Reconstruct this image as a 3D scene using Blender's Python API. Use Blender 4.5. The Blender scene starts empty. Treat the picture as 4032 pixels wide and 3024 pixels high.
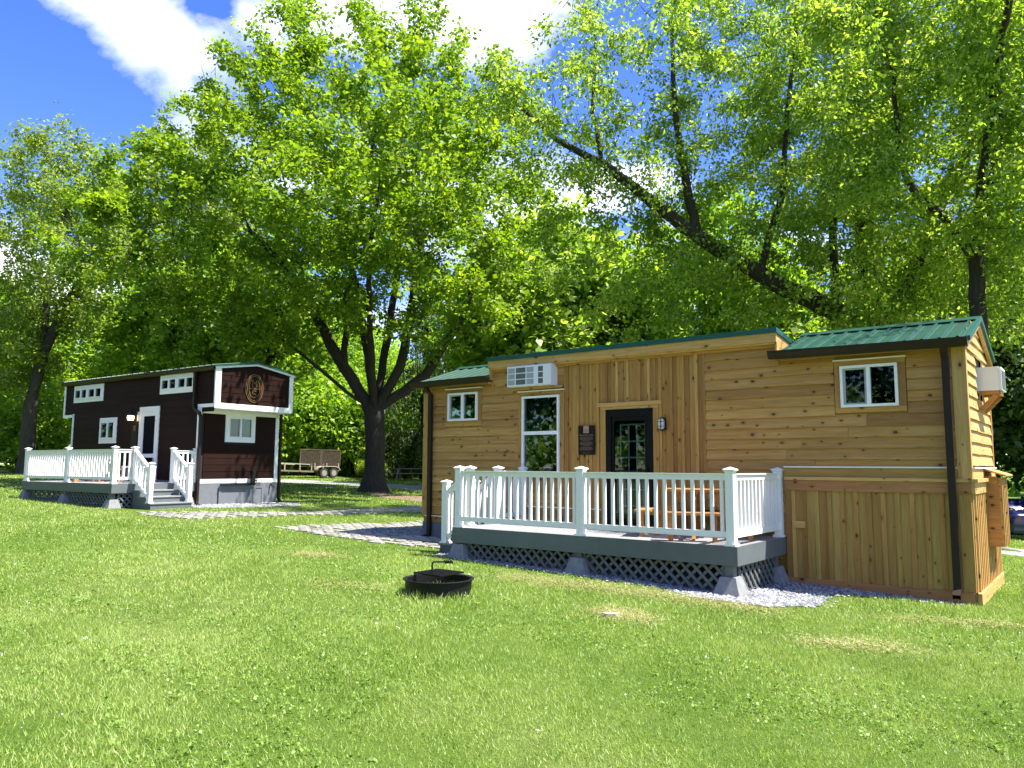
import bpy, bmesh, math, random
import numpy as np
from mathutils import Vector, Matrix, kdtree
random.seed(7); rng=np.random.default_rng(11)
SC=bpy.context.scene; COL=SC.collection
R=math.radians
# ------------------------------------------------------------------ camera
cd=bpy.data.cameras.new('camera'); cam=bpy.data.objects.new('camera',cd); COL.objects.link(cam); SC.camera=cam
TH=R(6.1); RO=R(.3)
f=Vector((0,math.cos(TH),math.sin(TH))); r0=Vector((1,0,0)); u0=r0.cross(f)
r=math.cos(RO)*r0+math.sin(RO)*u0; up=-math.sin(RO)*r0+math.cos(RO)*u0
M=Matrix((r,up,-f)).transposed().to_4x4(); M.translation=Vector((0,0,1.62)); cam.matrix_world=M
cd.sensor_fit='HORIZONTAL'; cd.sensor_width=36; cd.lens=3029/4032*36; cd.clip_start=.05; cd.clip_end=2000
# ------------------------------------------------------------------ light
SUN_AZ=Vector((.972,-.235)).normalized(); SUN_EL=R(62)
W=bpy.data.worlds.new('World'); SC.world=W; W.use_nodes=True
nt=W.node_tree; nt.nodes.clear()
class NT:
    def __init__(s,nt): s.nt=nt
    def n(s,t,**k):
        o=s.nt.nodes.new(t)
        for a,v in k.items(): setattr(o,a,v)
        return o
    def l(s,a,b): s.nt.links.new(a,b)
    def math(s,op,a,b=None,c=None):
        o=s.n('ShaderNodeMath',operation=op)
        for i,v in enumerate((a,b,c)):
            if v is None: continue
            if isinstance(v,(int,float)): o.inputs[i].default_value=v
            else: s.l(v,o.inputs[i])
        return o.outputs[0]
    def mix(s,f,a,b,bt='MIX'):
        o=s.n('ShaderNodeMix',data_type='RGBA',blend_type=bt)
        for i,v in ((0,f),(6,a),(7,b)):
            if isinstance(v,(int,float)): o.inputs[i].default_value=v
            elif isinstance(v,tuple): o.inputs[i].default_value=(*v[:3],1)
            else: s.l(v,o.inputs[i])
        return o.outputs[2]
    def ramp(s,f,stops,interp='LINEAR'):
        o=s.n('ShaderNodeValToRGB'); o.color_ramp.interpolation=interp
        e=o.color_ramp.elements
        while len(e)<len(stops): e.new(.5)
        for x,(p,c) in zip(e,stops):
            x.position=p; x.color=(*c,1) if isinstance(c,tuple) else (c,c,c,1)
        s.l(f,o.inputs[0]); return o.outputs[0]
    def noise(s,vec,scale,detail=3,rough=.55,dist=0):
        o=s.n('ShaderNodeTexNoise'); o.inputs['Scale'].default_value=scale; o.inputs['Detail'].default_value=detail
        o.inputs['Roughness'].default_value=rough; o.inputs['Distortion'].default_value=dist
        if vec is not None: s.l(vec,o.inputs['Vector'])
        return o.outputs[0]
    def mapv(s,vec,scale=(1,1,1),loc=(0,0,0)):
        o=s.n('ShaderNodeMapping'); o.inputs['Scale'].default_value=scale; o.inputs['Location'].default_value=loc
        s.l(vec,o.inputs[0]); return o.outputs[0]
w=NT(nt)
sky=w.n('ShaderNodeTexSky',sky_type='NISHITA',sun_disc=False); sky.sun_elevation=SUN_EL
sky.sun_rotation=math.atan2(SUN_AZ.x,SUN_AZ.y); sky.altitude=100; sky.air_density=1.0; sky.dust_density=.3; sky.ozone_density=2.5
hs=w.n('ShaderNodeHueSaturation'); hs.inputs['Hue'].default_value=.522; hs.inputs['Saturation'].default_value=1.30; hs.inputs['Value'].default_value=.92
w.l(sky.outputs[0],hs.inputs['Color'])
tc=w.n('ShaderNodeTexCoord'); sp=w.n('ShaderNodeSeparateXYZ'); w.l(tc.outputs['Generated'],sp.inputs[0])
zz=w.math('ADD',w.math('MAXIMUM',sp.outputs[2],0.0),.25)
cb=w.n('ShaderNodeCombineXYZ'); w.l(w.math('DIVIDE',sp.outputs[0],zz),cb.inputs[0]); w.l(w.math('DIVIDE',sp.outputs[1],zz),cb.inputs[1])
cv=w.mapv(cb.outputs[0],(1,1,1),(3.05,.62,0))
n1=w.noise(cv,1.9,10,.60,.35)
sx=w.n('ShaderNodeSeparateXYZ'); w.l(cb.outputs[0],sx.inputs[0])
tot=n1
for (bx,by,rx,ry,amp) in ((-.565,1.07,.075,.075,.20),(-.53,1.145,.06,.035,.15),(-.16,1.10,.27,.12,.28),(-.12,1.55,.30,.22,.26),(-1.1,1.9,.35,.25,.22),(.28,1.52,.10,.10,.14),
                         (-.80,1.20,.14,.22,-.24),(-.9,1.48,.16,.16,-.22),(.28,1.16,.20,.22,-.24),(-.40,1.30,.10,.10,-.08),(-.44,1.04,.035,.06,-.16)):
    dx=w.math('MULTIPLY',w.math('SUBTRACT',sx.outputs[0],bx),1/rx); dy=w.math('MULTIPLY',w.math('SUBTRACT',sx.outputs[1],by),1/ry)
    gq=w.math('POWER',2.718,w.math('MULTIPLY',w.math('ADD',w.math('MULTIPLY',dx,dx),w.math('MULTIPLY',dy,dy)),-1.0))
    tot=w.math('ADD',tot,w.math('MULTIPLY',gq,amp))
mask=w.ramp(tot,[(.52,0.0),(.59,.32),(.74,1.0)])
shade=w.ramp(w.noise(w.mapv(cb.outputs[0],(1,1,1),(3.2,.75,0)),3.2,7,.6),[(.3,(5.6,5.9,6.4)),(.65,(8.2,8.3,8.4))])
skyc=w.mix(mask,hs.outputs[0],shade)
bg=w.n('ShaderNodeBackground'); w.l(skyc,bg.inputs[0]); bg.inputs[1].default_value=.11
ow=w.n('ShaderNodeOutputWorld'); w.l(bg.outputs[0],ow.inputs[0])
sl=bpy.data.lights.new('sun','SUN'); sl.energy=4.9; sl.angle=R(.5); sl.color=(1,.95,.86)
so=bpy.data.objects.new('sun',sl); COL.objects.link(so)
sd=Vector((SUN_AZ.x*math.cos(SUN_EL),SUN_AZ.y*math.cos(SUN_EL),math.sin(SUN_EL)))
so.rotation_euler=sd.to_track_quat('Z','Y').to_euler()
vs=SC.view_settings; vs.view_transform='Standard'; vs.look='None'; vs.gamma=1; vs.use_curve_mapping=False; vs.exposure=1.62
SC.cycles.max_bounces=10; SC.cycles.transparent_max_bounces=16; SC.cycles.sample_clamp_indirect=6

# ------------------------------------------------------------------ terrain height
def gz(x,y):
    x=np.asarray(x,float); y=np.asarray(y,float)
    return (.02-.025*np.clip(x,-22,8)+.012*np.clip(y,-10,60)-.10*np.clip(x-7.5,0,13)
            +.012*np.sin(x*.9+.4)*np.sin(y*.8)+.006*np.sin(x*2.3+y*1.7))
# ------------------------------------------------------------------ materials
MATS={}
def newmat(name):
    m=bpy.data.materials.new(name); m.use_nodes=True; MATS[name]=m
    m.node_tree.nodes.clear(); t=NT(m.node_tree)
    out=t.n('ShaderNodeOutputMaterial'); b=t.n('ShaderNodeBsdfPrincipled'); t.l(b.outputs[0],out.inputs[0])
    return m,t,b,out
def simple(name,col,rough=.6,var=.12,scale=6,metal=0,bump=0,spec=.5,bscale=80,rnd=0):
    m,t,b,o=newmat(name)
    c=t.n('ShaderNodeTexCoord').outputs['Object']
    n=t.noise(c,scale,4)
    k=t.ramp(n,[(.25,tuple(x*(1-var) for x in col)),(.75,tuple(min(1,x*(1+var)) for x in col))])
    if rnd:
        oi=t.n('ShaderNodeObjectInfo'); h=t.n('ShaderNodeHueSaturation'); t.l(k,h.inputs['Color'])
        t.l(t.math('ADD',t.math('MULTIPLY',oi.outputs['Random'],2*rnd),1-rnd),h.inputs['Value']); k=h.outputs[0]
    t.l(k,b.inputs['Base Color']); b.inputs['Roughness'].default_value=rough; b.inputs['Metallic'].default_value=metal
    b.inputs['Specular IOR Level'].default_value=spec
    if bump:
        bn=t.n('ShaderNodeBump'); bn.inputs['Strength'].default_value=bump; bn.inputs['Distance'].default_value=.01
        t.l(t.noise(c,bscale,3),bn.inputs['Height']); t.l(bn.outputs[0],b.inputs['Normal'])
    return m
def wood(name,stops,knots=True,rough=.62,gs=1.0,kth=.42):
    m,t,b,o=newmat(name)
    tc=t.n('ShaderNodeTexCoord').outputs['Object']; oi=t.n('ShaderNodeObjectInfo')
    off=t.n('ShaderNodeVectorMath',operation='SCALE'); cx=t.n('ShaderNodeCombineXYZ')
    for i,kk in enumerate((57.,31.,83.)): t.l(t.math('MULTIPLY',oi.outputs['Random'],kk),cx.inputs[i])
    va=t.n('ShaderNodeVectorMath',operation='ADD'); t.l(tc,va.inputs[0]); t.l(cx.outputs[0],va.inputs[1]); p=va.outputs[0]
    base=t.ramp(oi.outputs['Random'],stops)
    # grain: noise stretched along the board
    big=t.noise(t.mapv(p,(.55*gs,3,9*gs)),1.6,4,.6,.5)
    g=t.noise(t.mapv(p,(1.6*gs,30,42*gs)),2.2,5,.62,.6)
    col=t.mix(t.ramp(big,[(.36,0.0),(.66,.62)]),base,t.mix(1.0,base,(.60,.50,.40),'MULTIPLY'))
    col=t.mix(t.ramp(big,[(.60,0.0),(.72,.45)]),col,t.mix(1.0,base,(1.28,1.30,1.34),'MULTIPLY'))
    col=t.mix(t.ramp(g,[(.42,.0),(.68,.55)]),col,t.mix(1.0,col,(.62,.52,.42),'MULTIPLY'))
    if knots:
        wv=t.n('ShaderNodeTexVoronoi'); wv.voronoi_dimensions='2D'; wv.inputs['Scale'].default_value=7.0; wv.inputs['Randomness'].default_value=1
        sq=t.n('ShaderNodeSeparateXYZ'); t.l(p,sq.inputs[0]); cq=t.n('ShaderNodeCombineXYZ'); t.l(t.math('MULTIPLY',sq.outputs[0],.62),cq.inputs[0]); t.l(sq.outputs[2],cq.inputs[1]); t.l(cq.outputs[0],wv.inputs['Vector'])
        d=wv.outputs['Distance']; sel=t.n('ShaderNodeSeparateColor'); t.l(wv.outputs['Color'],sel.inputs[0])
        rad=t.math('MULTIPLY',t.math('MAXIMUM',t.math('SUBTRACT',sel.outputs[0],kth),0.0),.26)
        k=t.math('SUBTRACT',1.0,t.math('DIVIDE',d,t.math('MAXIMUM',rad,.004)))
        halo=t.ramp(t.math('SUBTRACT',1.0,t.math('DIVIDE',d,t.math('MAXIMUM',t.math('MULTIPLY',rad,2.6),.004))),[(.0,0.0),(.6,.5)])
        col=t.mix(halo,col,t.mix(1.0,col,(.62,.48,.38),'MULTIPLY'))
        col=t.mix(t.ramp(k,[(.0,0.0),(.25,.93)]),col,(.055,.026,.012))
    t.l(col,b.inputs['Base Color']); b.inputs['Roughness'].default_value=rough; b.inputs['Specular IOR Level'].default_value=.3
    bn=t.n('ShaderNodeBump'); bn.inputs['Strength'].default_value=.25; bn.inputs['Distance'].default_value=.004
    t.l(g,bn.inputs['Height']); t.l(bn.outputs[0],b.inputs['Normal'])
    return m
CEDAR=wood('cedar',[(0,(0.408,0.226,0.061)),(.22,(0.530,0.310,0.089)),(.45,(0.469,0.259,0.066)),(.62,(0.347,0.184,0.052)),(.8,(0.571,0.339,0.099)),(1,(0.439,0.254,0.076))])
CEDARV=wood('cedar_upright',[(0,(0.428,0.226,0.056)),(.2,(0.510,0.301,0.080)),(.42,(0.337,0.175,0.047)),(.6,(0.530,0.310,0.082)),(.72,(0.255,0.127,0.033)),(.85,(0.469,0.254,0.059)),(1,(0.428,0.235,0.066))])
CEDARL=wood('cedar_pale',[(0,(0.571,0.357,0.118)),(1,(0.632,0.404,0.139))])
CEDARD=wood('cedar_skirt',[(0,(.37,.20,.052)),(.2,(.46,.31,.085)),(.4,(.33,.165,.040)),(.6,(.42,.265,.07)),(.8,(.50,.35,.10)),(1,(.38,.215,.055))],kth=.68)
REDWD=wood('baseboard_wood',[(0,(0.408,0.198,0.075)),(1,(0.469,0.234,0.088))])
BOXWD=wood('fir_orange',[(0,(.52,.25,.07)),(1,(.58,.29,.09))])
TABLEWD=wood('table_wood',[(0,(.40,.17,.05)),(.5,(.48,.22,.07)),(1,(.44,.20,.06))],knots=False)
WHITE=simple('white_vinyl',(.82,.815,.79),.35,.02,3)
WTRIM=simple('white_trim',(.81,.805,.78),.45,.03,4)
CAPW=simple('pale_drip_edge',(.78,.76,.66),.5,.04)
BROWN=simple('brown_siding',(.017,.0065,.0045),.6,.15,3,bump=.1,spec=.1,rnd=.15)
GUT=simple('brown_gutter',(.022,.013,.009),.45,.08,8,spec=.25)
GREEN=simple('green_metal',(.005,.050,.030),.42,.25,5,spec=.4)
GREEND=simple('green_trim',(.006,.075,.060),.35,.08,5)
DECKG=simple('grey_composite',(.105,.122,.125),.55,.10,5,bump=.1,rnd=.06)
DECKT=simple('deck_boards_grey',(.24,.24,.245),.6,.12,9,bump=.1,rnd=.08)
LATT=simple('grey_lattice',(.115,.125,.127),.6,.1,8,rnd=.1)
CONC=simple('concrete',(.20,.205,.205),.85,.22,14,bump=.3)
BLOCK=simple('grey_skirting',(.13,.145,.17),.75,.08,8,bump=.15)
SKIRTG=simple('painted_grey_skirt',(.135,.145,.16),.65,.10,6,bump=.1)
BLACK=simple('black_steel',(.006,.006,.006),.55,.2,20,spec=.25)
DOORB=simple('dark_door_frame',(.004,.0045,.0045),.5,.1,10,spec=.15)
LOUV=simple('vent_grey',(.33,.35,.36),.5,.08,9)
LOUVD=simple('vent_dark',(.10,.11,.11),.6,.1,9)
ACW=simple('appliance_white',(.72,.74,.75),.4,.02,5)
PLQ=simple('bronze_black_plaque',(.010,.007,.005),.5,.1,10,spec=.2)
COPP=simple('copper_plate',(.40,.23,.17),.45,.06,30)
COPT=simple('copper_text',(.20,.13,.09),.5,.05)
COPH=simple('plaque_heading',(.45,.36,.28),.5,.05)
GOLD=simple('tan_emblem',(.12,.072,.028),.6,.06,6,spec=.2)
RUBBER=simple('tyre_rubber',(.025,.025,.025),.8,.15,10)
RIMM=simple('wheel_rim',(.25,.23,.20),.45,.1,10)
OLDW=simple('weathered_wood',(.30,.27,.23),.8,.25,6,bump=.3,rnd=.15)
RUST=simple('rusty_steel',(.085,.06,.045),.75,.35,8)
TRLR=simple('trailer_wood',(.16,.13,.08),.8,.2,6)
CARP=simple('blue_car_paint',(.004,.008,.055),.22,.05,3,spec=.7)
CARG=simple('car_glass',(.02,.03,.025),.08,.05,3,spec=.9)
REDL=simple('tail_light_red',(.22,.01,.012),.2,.05,3)
PLATE=simple('number_plate',(.62,.60,.35),.4,.03)
CURT=simple('teal_curtain',(.045,.085,.085),.85,.2,10)
CURTW=simple('pale_curtain',(.22,.22,.22),.85,.1,12)
INT=simple('room_dark',(.010,.011,.012),.9,.1)
DARKSCR=simple('insect_screen',(.004,.006,.010),.8,.1,30,spec=.05)
CUSH=simple('dark_cushion',(.05,.055,.07),.8,.1)
def glassmat(name,tint,mix):
    m,t,b,o=newmat(name); t.nt.nodes.remove(b)
    tr=t.n('ShaderNodeBsdfTransparent'); tr.inputs[0].default_value=(*tint,1)
    gl=t.n('ShaderNodeBsdfGlossy'); gl.inputs['Roughness'].default_value=.015; gl.inputs[0].default_value=(.9,.95,.95,1)
    fr=t.n('ShaderNodeFresnel'); fr.inputs[0].default_value=1.55
    mx=t.n('ShaderNodeMixShader'); t.l(t.math('ADD',t.math('MULTIPLY',fr.outputs[0],.75),mix),mx.inputs[0])
    t.l(tr.outputs[0],mx.inputs[1]); t.l(gl.outputs[0],mx.inputs[2]); t.l(mx.outputs[0],o.inputs[0]); return m
GLASS=glassmat('window_glass',(.55,.66,.64),.0)
def emis(name,c,s):
    m,t,b,o=newmat(name); b.inputs['Base Color'].default_value=(*c,1); b.inputs['Emission Color'].default_value=(*c,1); b.inputs['Emission Strength'].default_value=s; return m
BULB=emis('lit_bulb',(1,.72,.38),2.2)
FROST=simple('frosted_glass',(.55,.56,.55),.3,.08,20)
def leafmat(name,c1,c2,c3,trans=.5,mixn=(.6,((.55,.5),))):
    m,t,b,o=newmat(name); t.nt.nodes.remove(b)
    g=t.n('ShaderNodeNewGeometry'); tcx=t.n('ShaderNodeTexCoord').outputs['Object']
    v=t.math('MULTIPLY',g.outputs['Random Per Island'],mixn[0])
    for fq_,am in mixn[1]: v=t.math('ADD',v,t.math('MULTIPLY',t.math('ADD',t.math('MULTIPLY',t.math('SUBTRACT',t.noise(t.mapv(tcx,fq_) if isinstance(fq_,tuple) else tcx,1.0 if isinstance(fq_,tuple) else fq_,3),.5),1.6),.5),am))
    col=t.ramp(v,[(.2,c1),(.55,c2),(.85,c3)])
    d=t.n('ShaderNodeBsdfDiffuse'); t.l(col,d.inputs[0])
    tr=t.n('ShaderNodeBsdfTranslucent'); t.l(t.mix(1.0,col,(1.55,1.5,.75),'MULTIPLY'),tr.inputs[0])
    mx=t.n('ShaderNodeMixShader'); mx.inputs[0].default_value=trans; t.l(d.outputs[0],mx.inputs[1]); t.l(tr.outputs[0],mx.inputs[2])
    gl=t.n('ShaderNodeBsdfGlossy'); gl.inputs['Roughness'].default_value=.5; gl.inputs[0].default_value=(.7,.75,.7,1)
    m2=t.n('ShaderNodeMixShader'); m2.inputs[0].default_value=.035; t.l(mx.outputs[0],m2.inputs[1]); t.l(gl.outputs[0],m2.inputs[2])
    t.l(m2.outputs[0],o.inputs[0]); return m
MAPLE=leafmat('maple_leaves',(0.084,0.168,0.009),(0.162,0.280,0.013),(0.302,0.414,0.025))
SILVER=leafmat('silver_maple_leaves',(0.091,0.177,0.017),(0.201,0.323,0.029),(0.403,0.512,0.104),.6)
PALE=leafmat('pale_tree_leaves',(0.109,0.172,0.023),(0.190,0.276,0.034),(0.299,0.391,0.057))
BGL=leafmat('wood_leaves',(0.104,0.208,0.018),(0.202,0.351,0.026),(0.364,0.520,0.046))
DARKL=leafmat('dark_leaves',(0.022,0.053,0.013),(0.044,0.088,0.018),(0.088,0.150,0.031),.35)
IVY=leafmat('ivy_leaves',(0.075,0.150,0.015),(0.163,0.263,0.022),(0.375,0.450,0.037),.4)
GRASSB=leafmat('grass_blades',(0.062,0.130,0.010),(0.194,0.308,0.032),(0.420,0.500,0.170),.35,(.50,(((.9,.28,1),.36),(1.3,.22),(7,.18))))
def barkmat(name,c1,c2):
    m,t,b,o=newmat(name); tcx=t.n('ShaderNodeTexCoord').outputs['Object']
    n=t.noise(t.mapv(tcx,(9,9,1.6)),2.2,5,.65,.3)
    t.l(t.ramp(n,[(.3,c1),(.7,c2)]),b.inputs['Base Color']); b.inputs['Roughness'].default_value=.9
    bn=t.n('ShaderNodeBump'); bn.inputs['Strength'].default_value=.8; bn.inputs['Distance'].default_value=.05; t.l(n,bn.inputs['Height']); t.l(bn.outputs[0],b.inputs['Normal']); return m
BARK=barkmat('bark',(.016,.013,.010),(.055,.044,.033)); BARKG=barkmat('grey_bark',(.03,.026,.02),(.08,.068,.053))
def groundmat():
    m,t,b,o=newmat('lawn_soil'); p=t.n('ShaderNodeTexCoord').outputs['Object']
    a=t.noise(p,.35,4,.6); c=t.noise(p,9,5,.7); d=t.noise(p,90,3,.7)
    col=t.ramp(a,[(.3,(.075,.14,.016)),(.5,(.12,.19,.026)),(.7,(.20,.24,.07))])
    col=t.mix(t.ramp(c,[(.35,.55),(.65,0.0)]),col,(.045,.085,.014))
    col=t.mix(t.ramp(d,[(.35,.6),(.6,0.0)]),col,(.04,.065,.014))
    t.l(col,b.inputs['Base Color']); b.inputs['Roughness'].default_value=.95; b.inputs['Specular IOR Level'].default_value=.1
    bn=t.n('ShaderNodeBump'); bn.inputs['Strength'].default_value=.7; bn.inputs['Distance'].default_value=.04; t.l(d,bn.inputs['Height']); t.l(bn.outputs[0],b.inputs['Normal']); return m
GROUND=groundmat()
def stonemat(name,c1,c2,c3,scale):
    m,t,b,o=newmat(name); p=t.n('ShaderNodeTexCoord').outputs['Object']
    v=t.n('ShaderNodeTexVoronoi'); v.inputs['Scale'].default_value=scale; t.l(p,v.inputs['Vector'])
    s=t.n('ShaderNodeSeparateColor'); t.l(v.outputs['Color'],s.inputs[0])
    col=t.ramp(s.outputs[0],[(.1,c1),(.5,c2),(.95,c3)]); col=t.mix(t.ramp(v.outputs['Distance'],[(.35,0.0),(.7,.7)]),col,(.04,.04,.04))
    t.l(col,b.inputs['Base Color']); b.inputs['Roughness'].default_value=.9
    bn=t.n('ShaderNodeBump'); bn.inputs['Strength'].default_value=.9; bn.inputs['Distance'].default_value=.02; bn.invert=True; t.l(v.outputs['Distance'],bn.inputs['Height']); t.l(bn.outputs[0],b.inputs['Normal']); return m
GRAVEL=stonemat('gravel',(.10,.105,.115),(.18,.185,.20),(.30,.31,.32),34)
LANE=stonemat('lane_gravel',(.22,.22,.22),(.32,.32,.315),(.44,.43,.42),20)
PAVERM=simple('concrete_paver',(.33,.31,.275),.85,.22,7,bump=.3,rnd=.18)
def islandmat(name,stops):
    m,t,b,o=newmat(name); g=t.n('ShaderNodeNewGeometry'); t.l(t.ramp(g.outputs['Random Per Island'],stops),b.inputs['Base Color']); b.inputs['Roughness'].default_value=.85; return m
STONEM=islandmat('loose_stones',[(0,(.09,.095,.11)),(.5,(.19,.20,.22)),(.85,(.30,.31,.33)),(1,(.45,.45,.46))])
DIRT=simple('bare_soil',(.15,.10,.062),.95,.25,6,bump=.6)

# ------------------------------------------------------------------ mesh helpers
class MB:
    def __init__(s): s.v=[]; s.f=[]
    def add(s,vs,fs):
        k=len(s.v); s.v+= [tuple(q) for q in vs]; s.f+=[tuple(i+k for i in g) for g in fs]; return s
    def box(s,x0,x1,y0,y1,z0,z1):
        return s.add([(x0,y0,z0),(x1,y0,z0),(x1,y1,z0),(x0,y1,z0),(x0,y0,z1),(x1,y0,z1),(x1,y1,z1),(x0,y1,z1)],
              [(0,3,2,1),(4,5,6,7),(0,1,5,4),(1,2,6,5),(2,3,7,6),(3,0,4,7)])
    def bar(s,a,b,w,h,up=(0,0,1)):
        a=Vector(a); b=Vector(b); d=(b-a).normalized(); upv=Vector(up)
        if abs(d.dot(upv))>.98: upv=Vector((1,0,0))
        sx=d.cross(upv).normalized()*w/2; sz=sx.cross(d).normalized()*h/2
        vs=[p+i*sx+j*sz for p in (a,b) for i,j in ((-1,-1),(1,-1),(1,1),(-1,1))]
        return s.add(vs,[(0,3,2,1)[::-1],(4,5,6,7)[::-1],(0,4,5,1),(1,5,6,2),(2,6,7,3),(3,7,4,0)])
    def prism(s,poly,a0,a1,axis='x'):
        n=len(poly); mk={'x':lambda p,a:(a,p[0],p[1]),'y':lambda p,a:(p[0],a,p[1]),'z':lambda p,a:(p[0],p[1],a)}[axis]
        return s.add([mk(p,a0) for p in poly]+[mk(p,a1) for p in poly],[tuple(range(n))[::-1],tuple(range(n,2*n))]+[(i,(i+1)%n,n+(i+1)%n,n+i) for i in range(n)])
    def tube(s,pts,rad,n=8,cap=True):
        pts=[Vector(p) for p in pts]; rr=rad if isinstance(rad,(list,tuple)) else [rad]*len(pts); k=len(s.v); prev=None
        for i,p in enumerate(pts):
            d=((pts[min(i+1,len(pts)-1)]-pts[max(i-1,0)])).normalized()
            a=(prev-d*prev.dot(d)) if prev else (d.orthogonal()); a.normalize(); prev=a; b=d.cross(a)
            for j in range(n):
                t=2*math.pi*j/n; s.v.append(tuple(p+(a*math.cos(t)+b*math.sin(t))*rr[i]))
        for i in range(len(pts)-1):
            for j in range(n): s.f.append((k+i*n+j,k+i*n+(j+1)%n,k+(i+1)*n+(j+1)%n,k+(i+1)*n+j))
        if cap: s.f.append(tuple(k+j for j in range(n))[::-1]); s.f.append(tuple(k+(len(pts)-1)*n+j for j in range(n)))
        return s
    def lathe(s,prof,n=24,c=(0,0,0)):
        k=len(s.v)
        for (q,z) in prof:
            for j in range(n):
                t=2*math.pi*j/n; s.v.append((c[0]+q*math.cos(t),c[1]+q*math.sin(t),c[2]+z))
        for i in range(len(prof)-1):
            for j in range(n): s.f.append((k+i*n+j,k+i*n+(j+1)%n,k+(i+1)*n+(j+1)%n,k+(i+1)*n+j))
        return s
    def mesh(s,name,mat,smooth=False):
        m=bpy.data.meshes.new(name); m.from_pydata(s.v,[],s.f)
        if mat: m.materials.append(mat)
        bm=bmesh.new(); bm.from_mesh(m); bmesh.ops.recalc_face_normals(bm,faces=bm.faces); bm.to_mesh(m); bm.free()
        if smooth: m.polygons.foreach_set('use_smooth',[True]*len(m.polygons))
        m.update(); return m
    def build(s,name,mat,parent=None,loc=(0,0,0),rot=(0,0,0),smooth=False):
        return link(name,s.mesh(name,mat,smooth),parent,loc,rot)
def link(name,mesh,parent=None,loc=(0,0,0),rot=(0,0,0)):
    o=bpy.data.objects.new(name,mesh); COL.objects.link(o); o.location=loc; o.rotation_euler=rot
    if parent is not None: o.parent=parent
    return o
def tag(o,label=None,cat=None,group=None,kind=None):
    for k,v in (('label',label),('category',cat),('group',group),('kind',kind)):
        if v: o[k]=v
    return o
def thing(name,label,cat,loc=(0,0,0),rz=0,group=None,parent=None):
    o=link(name,None,None,loc,(0,0,rz)); return tag(o,label,cat,group)
def copy_tree(o,parent=None):
    c=o.copy(); COL.objects.link(c)
    if parent is not None: c.parent=parent
    for ch in list(o.children): copy_tree(ch,c)
    return c
def npmesh(name,V,F,mat,smooth=False):
    V=np.asarray(V,np.float32); F=np.asarray(F,np.int32); k=F.shape[1]
    m=bpy.data.meshes.new(name); m.vertices.add(len(V)); m.vertices.foreach_set('co',V.ravel())
    m.loops.add(F.size); m.loops.foreach_set('vertex_index',F.ravel()); m.polygons.add(len(F))
    m.polygons.foreach_set('loop_start',np.arange(0,F.size,k,dtype=np.int32))
    try: m.polygons.foreach_set('loop_total',np.full(len(F),k,dtype=np.int32))
    except Exception: pass
    if smooth: m.polygons.foreach_set('use_smooth',np.ones(len(F),bool))
    m.materials.append(mat); m.update(calc_edges=True); m.validate(); return m
def text_mesh(txt,size,mat,extr=.001):
    c=bpy.data.curves.new('t','FONT'); c.body=txt; c.size=size; c.align_x='CENTER'; c.align_y='CENTER'; c.extrude=extr; c.resolution_u=2
    o=bpy.data.objects.new('t',c); COL.objects.link(o); dg=bpy.context.evaluated_depsgraph_get(); dg.update()
    m=bpy.data.meshes.new_from_object(o.evaluated_get(dg)); bpy.data.objects.remove(o); m.materials.clear(); m.materials.append(mat); return m

# planks: local x = length, z = height (bottom edge thick), front face towards -y
PL={}
def plank_mesh(L,h,tb,tt,mat,wav=0.0):
    key=(round(L,2),round(h,3),tb,tt,mat.name,wav and random.randrange(4))
    if key in PL: return PL[key]
    n=max(1,int(L/.22)) if wav else 1; b=MB(); xs=[L*i/n for i in range(n+1)]; ph=random.random()*6
    for x in xs:
        dz=wav*(math.sin(x*5+ph)+.6*math.sin(x*13+ph*2))*(1 if wav else 0)
        b.v+=[(x,-tb,dz),(x,-tt,h),(x,0,h),(x,0,dz)]
    for i in range(n):
        for j in range(4): a=i*4; b.f.append((a+j,a+4+j,a+4+(j+1)%4,a+(j+1)%4))
    b.f+=[(3,2,1,0),tuple(4*n+j for j in range(4))]
    PL[key]=b.mesh('plank',mat); return PL[key]
def laps(par,x0,x1,z0,z1,pitch,mat,holes=(),end=False,xc=0,tb=.036,tt=.008,name='siding_plank',wav=.0025,ztop=None,joint=2.4):
    z=z0
    while z<z1-.03:
        h=min(pitch,z1-z); segs=[(x0,x1)]
        for (a,b,c,d) in holes:
            if min(z+h,d)-max(z,c)>.35*h:
                ns=[]
                for (p,q) in segs:
                    if b<=p or a>=q: ns.append((p,q)); continue
                    if a-p>.04: ns.append((p,a))
                    if q-b>.04: ns.append((b,q))
                segs=ns
        out=[]
        for (p,q) in segs:
            if ztop is not None:
                lim=ztop(z+h*.5)
                p=max(p,lim[0]); q=min(q,lim[1])
                if q-p<.05: continue
            if q-p>3.0:
                k=p+(q-p)*random.uniform(.3,.7); out+=[(p,k-.0015),(k+.0015,q)]
            else: out.append((p,q))
        for (p,q) in out:
            me=plank_mesh(q-p,h+.012,tb*random.choice((1,1,.9)),tt,mat,wav)
            if end: link(name,me,par,(xc,p,z),(0,0,math.pi/2))
            else: link(name,me,par,(p,xc,z))
        z+=pitch
def upright(par,name,xl,xr,z0,z1,t,mat,y=0,end=False):
    me=plank_mesh(z1-z0,xr-xl,t,t,mat)
    if end: # xl,xr along y, y = x position of wall face, facing +x
        o=link(name,me,par); o.matrix_local=Matrix.Translation((y,xr,z0))@Matrix.Rotation(math.pi/2,4,'Z')@Matrix.Rotation(-math.pi/2,4,'Y')
    else:
        o=link(name,me,par,(xr,y,z0),(0,-math.pi/2,0))
    return o
def trimb(par,name,x0,x1,z0,z1,t,mat,y=0): return link(name,plank_mesh(x1-x0,z1-z0,t,t,mat),par,(x0,y,z0))
def trime(par,name,y0,y1,z0,z1,t,mat,x=0): return link(name,plank_mesh(y1-y0,z1-z0,t,t,mat),par,(x,y0,z0),(0,0,math.pi/2))

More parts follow.
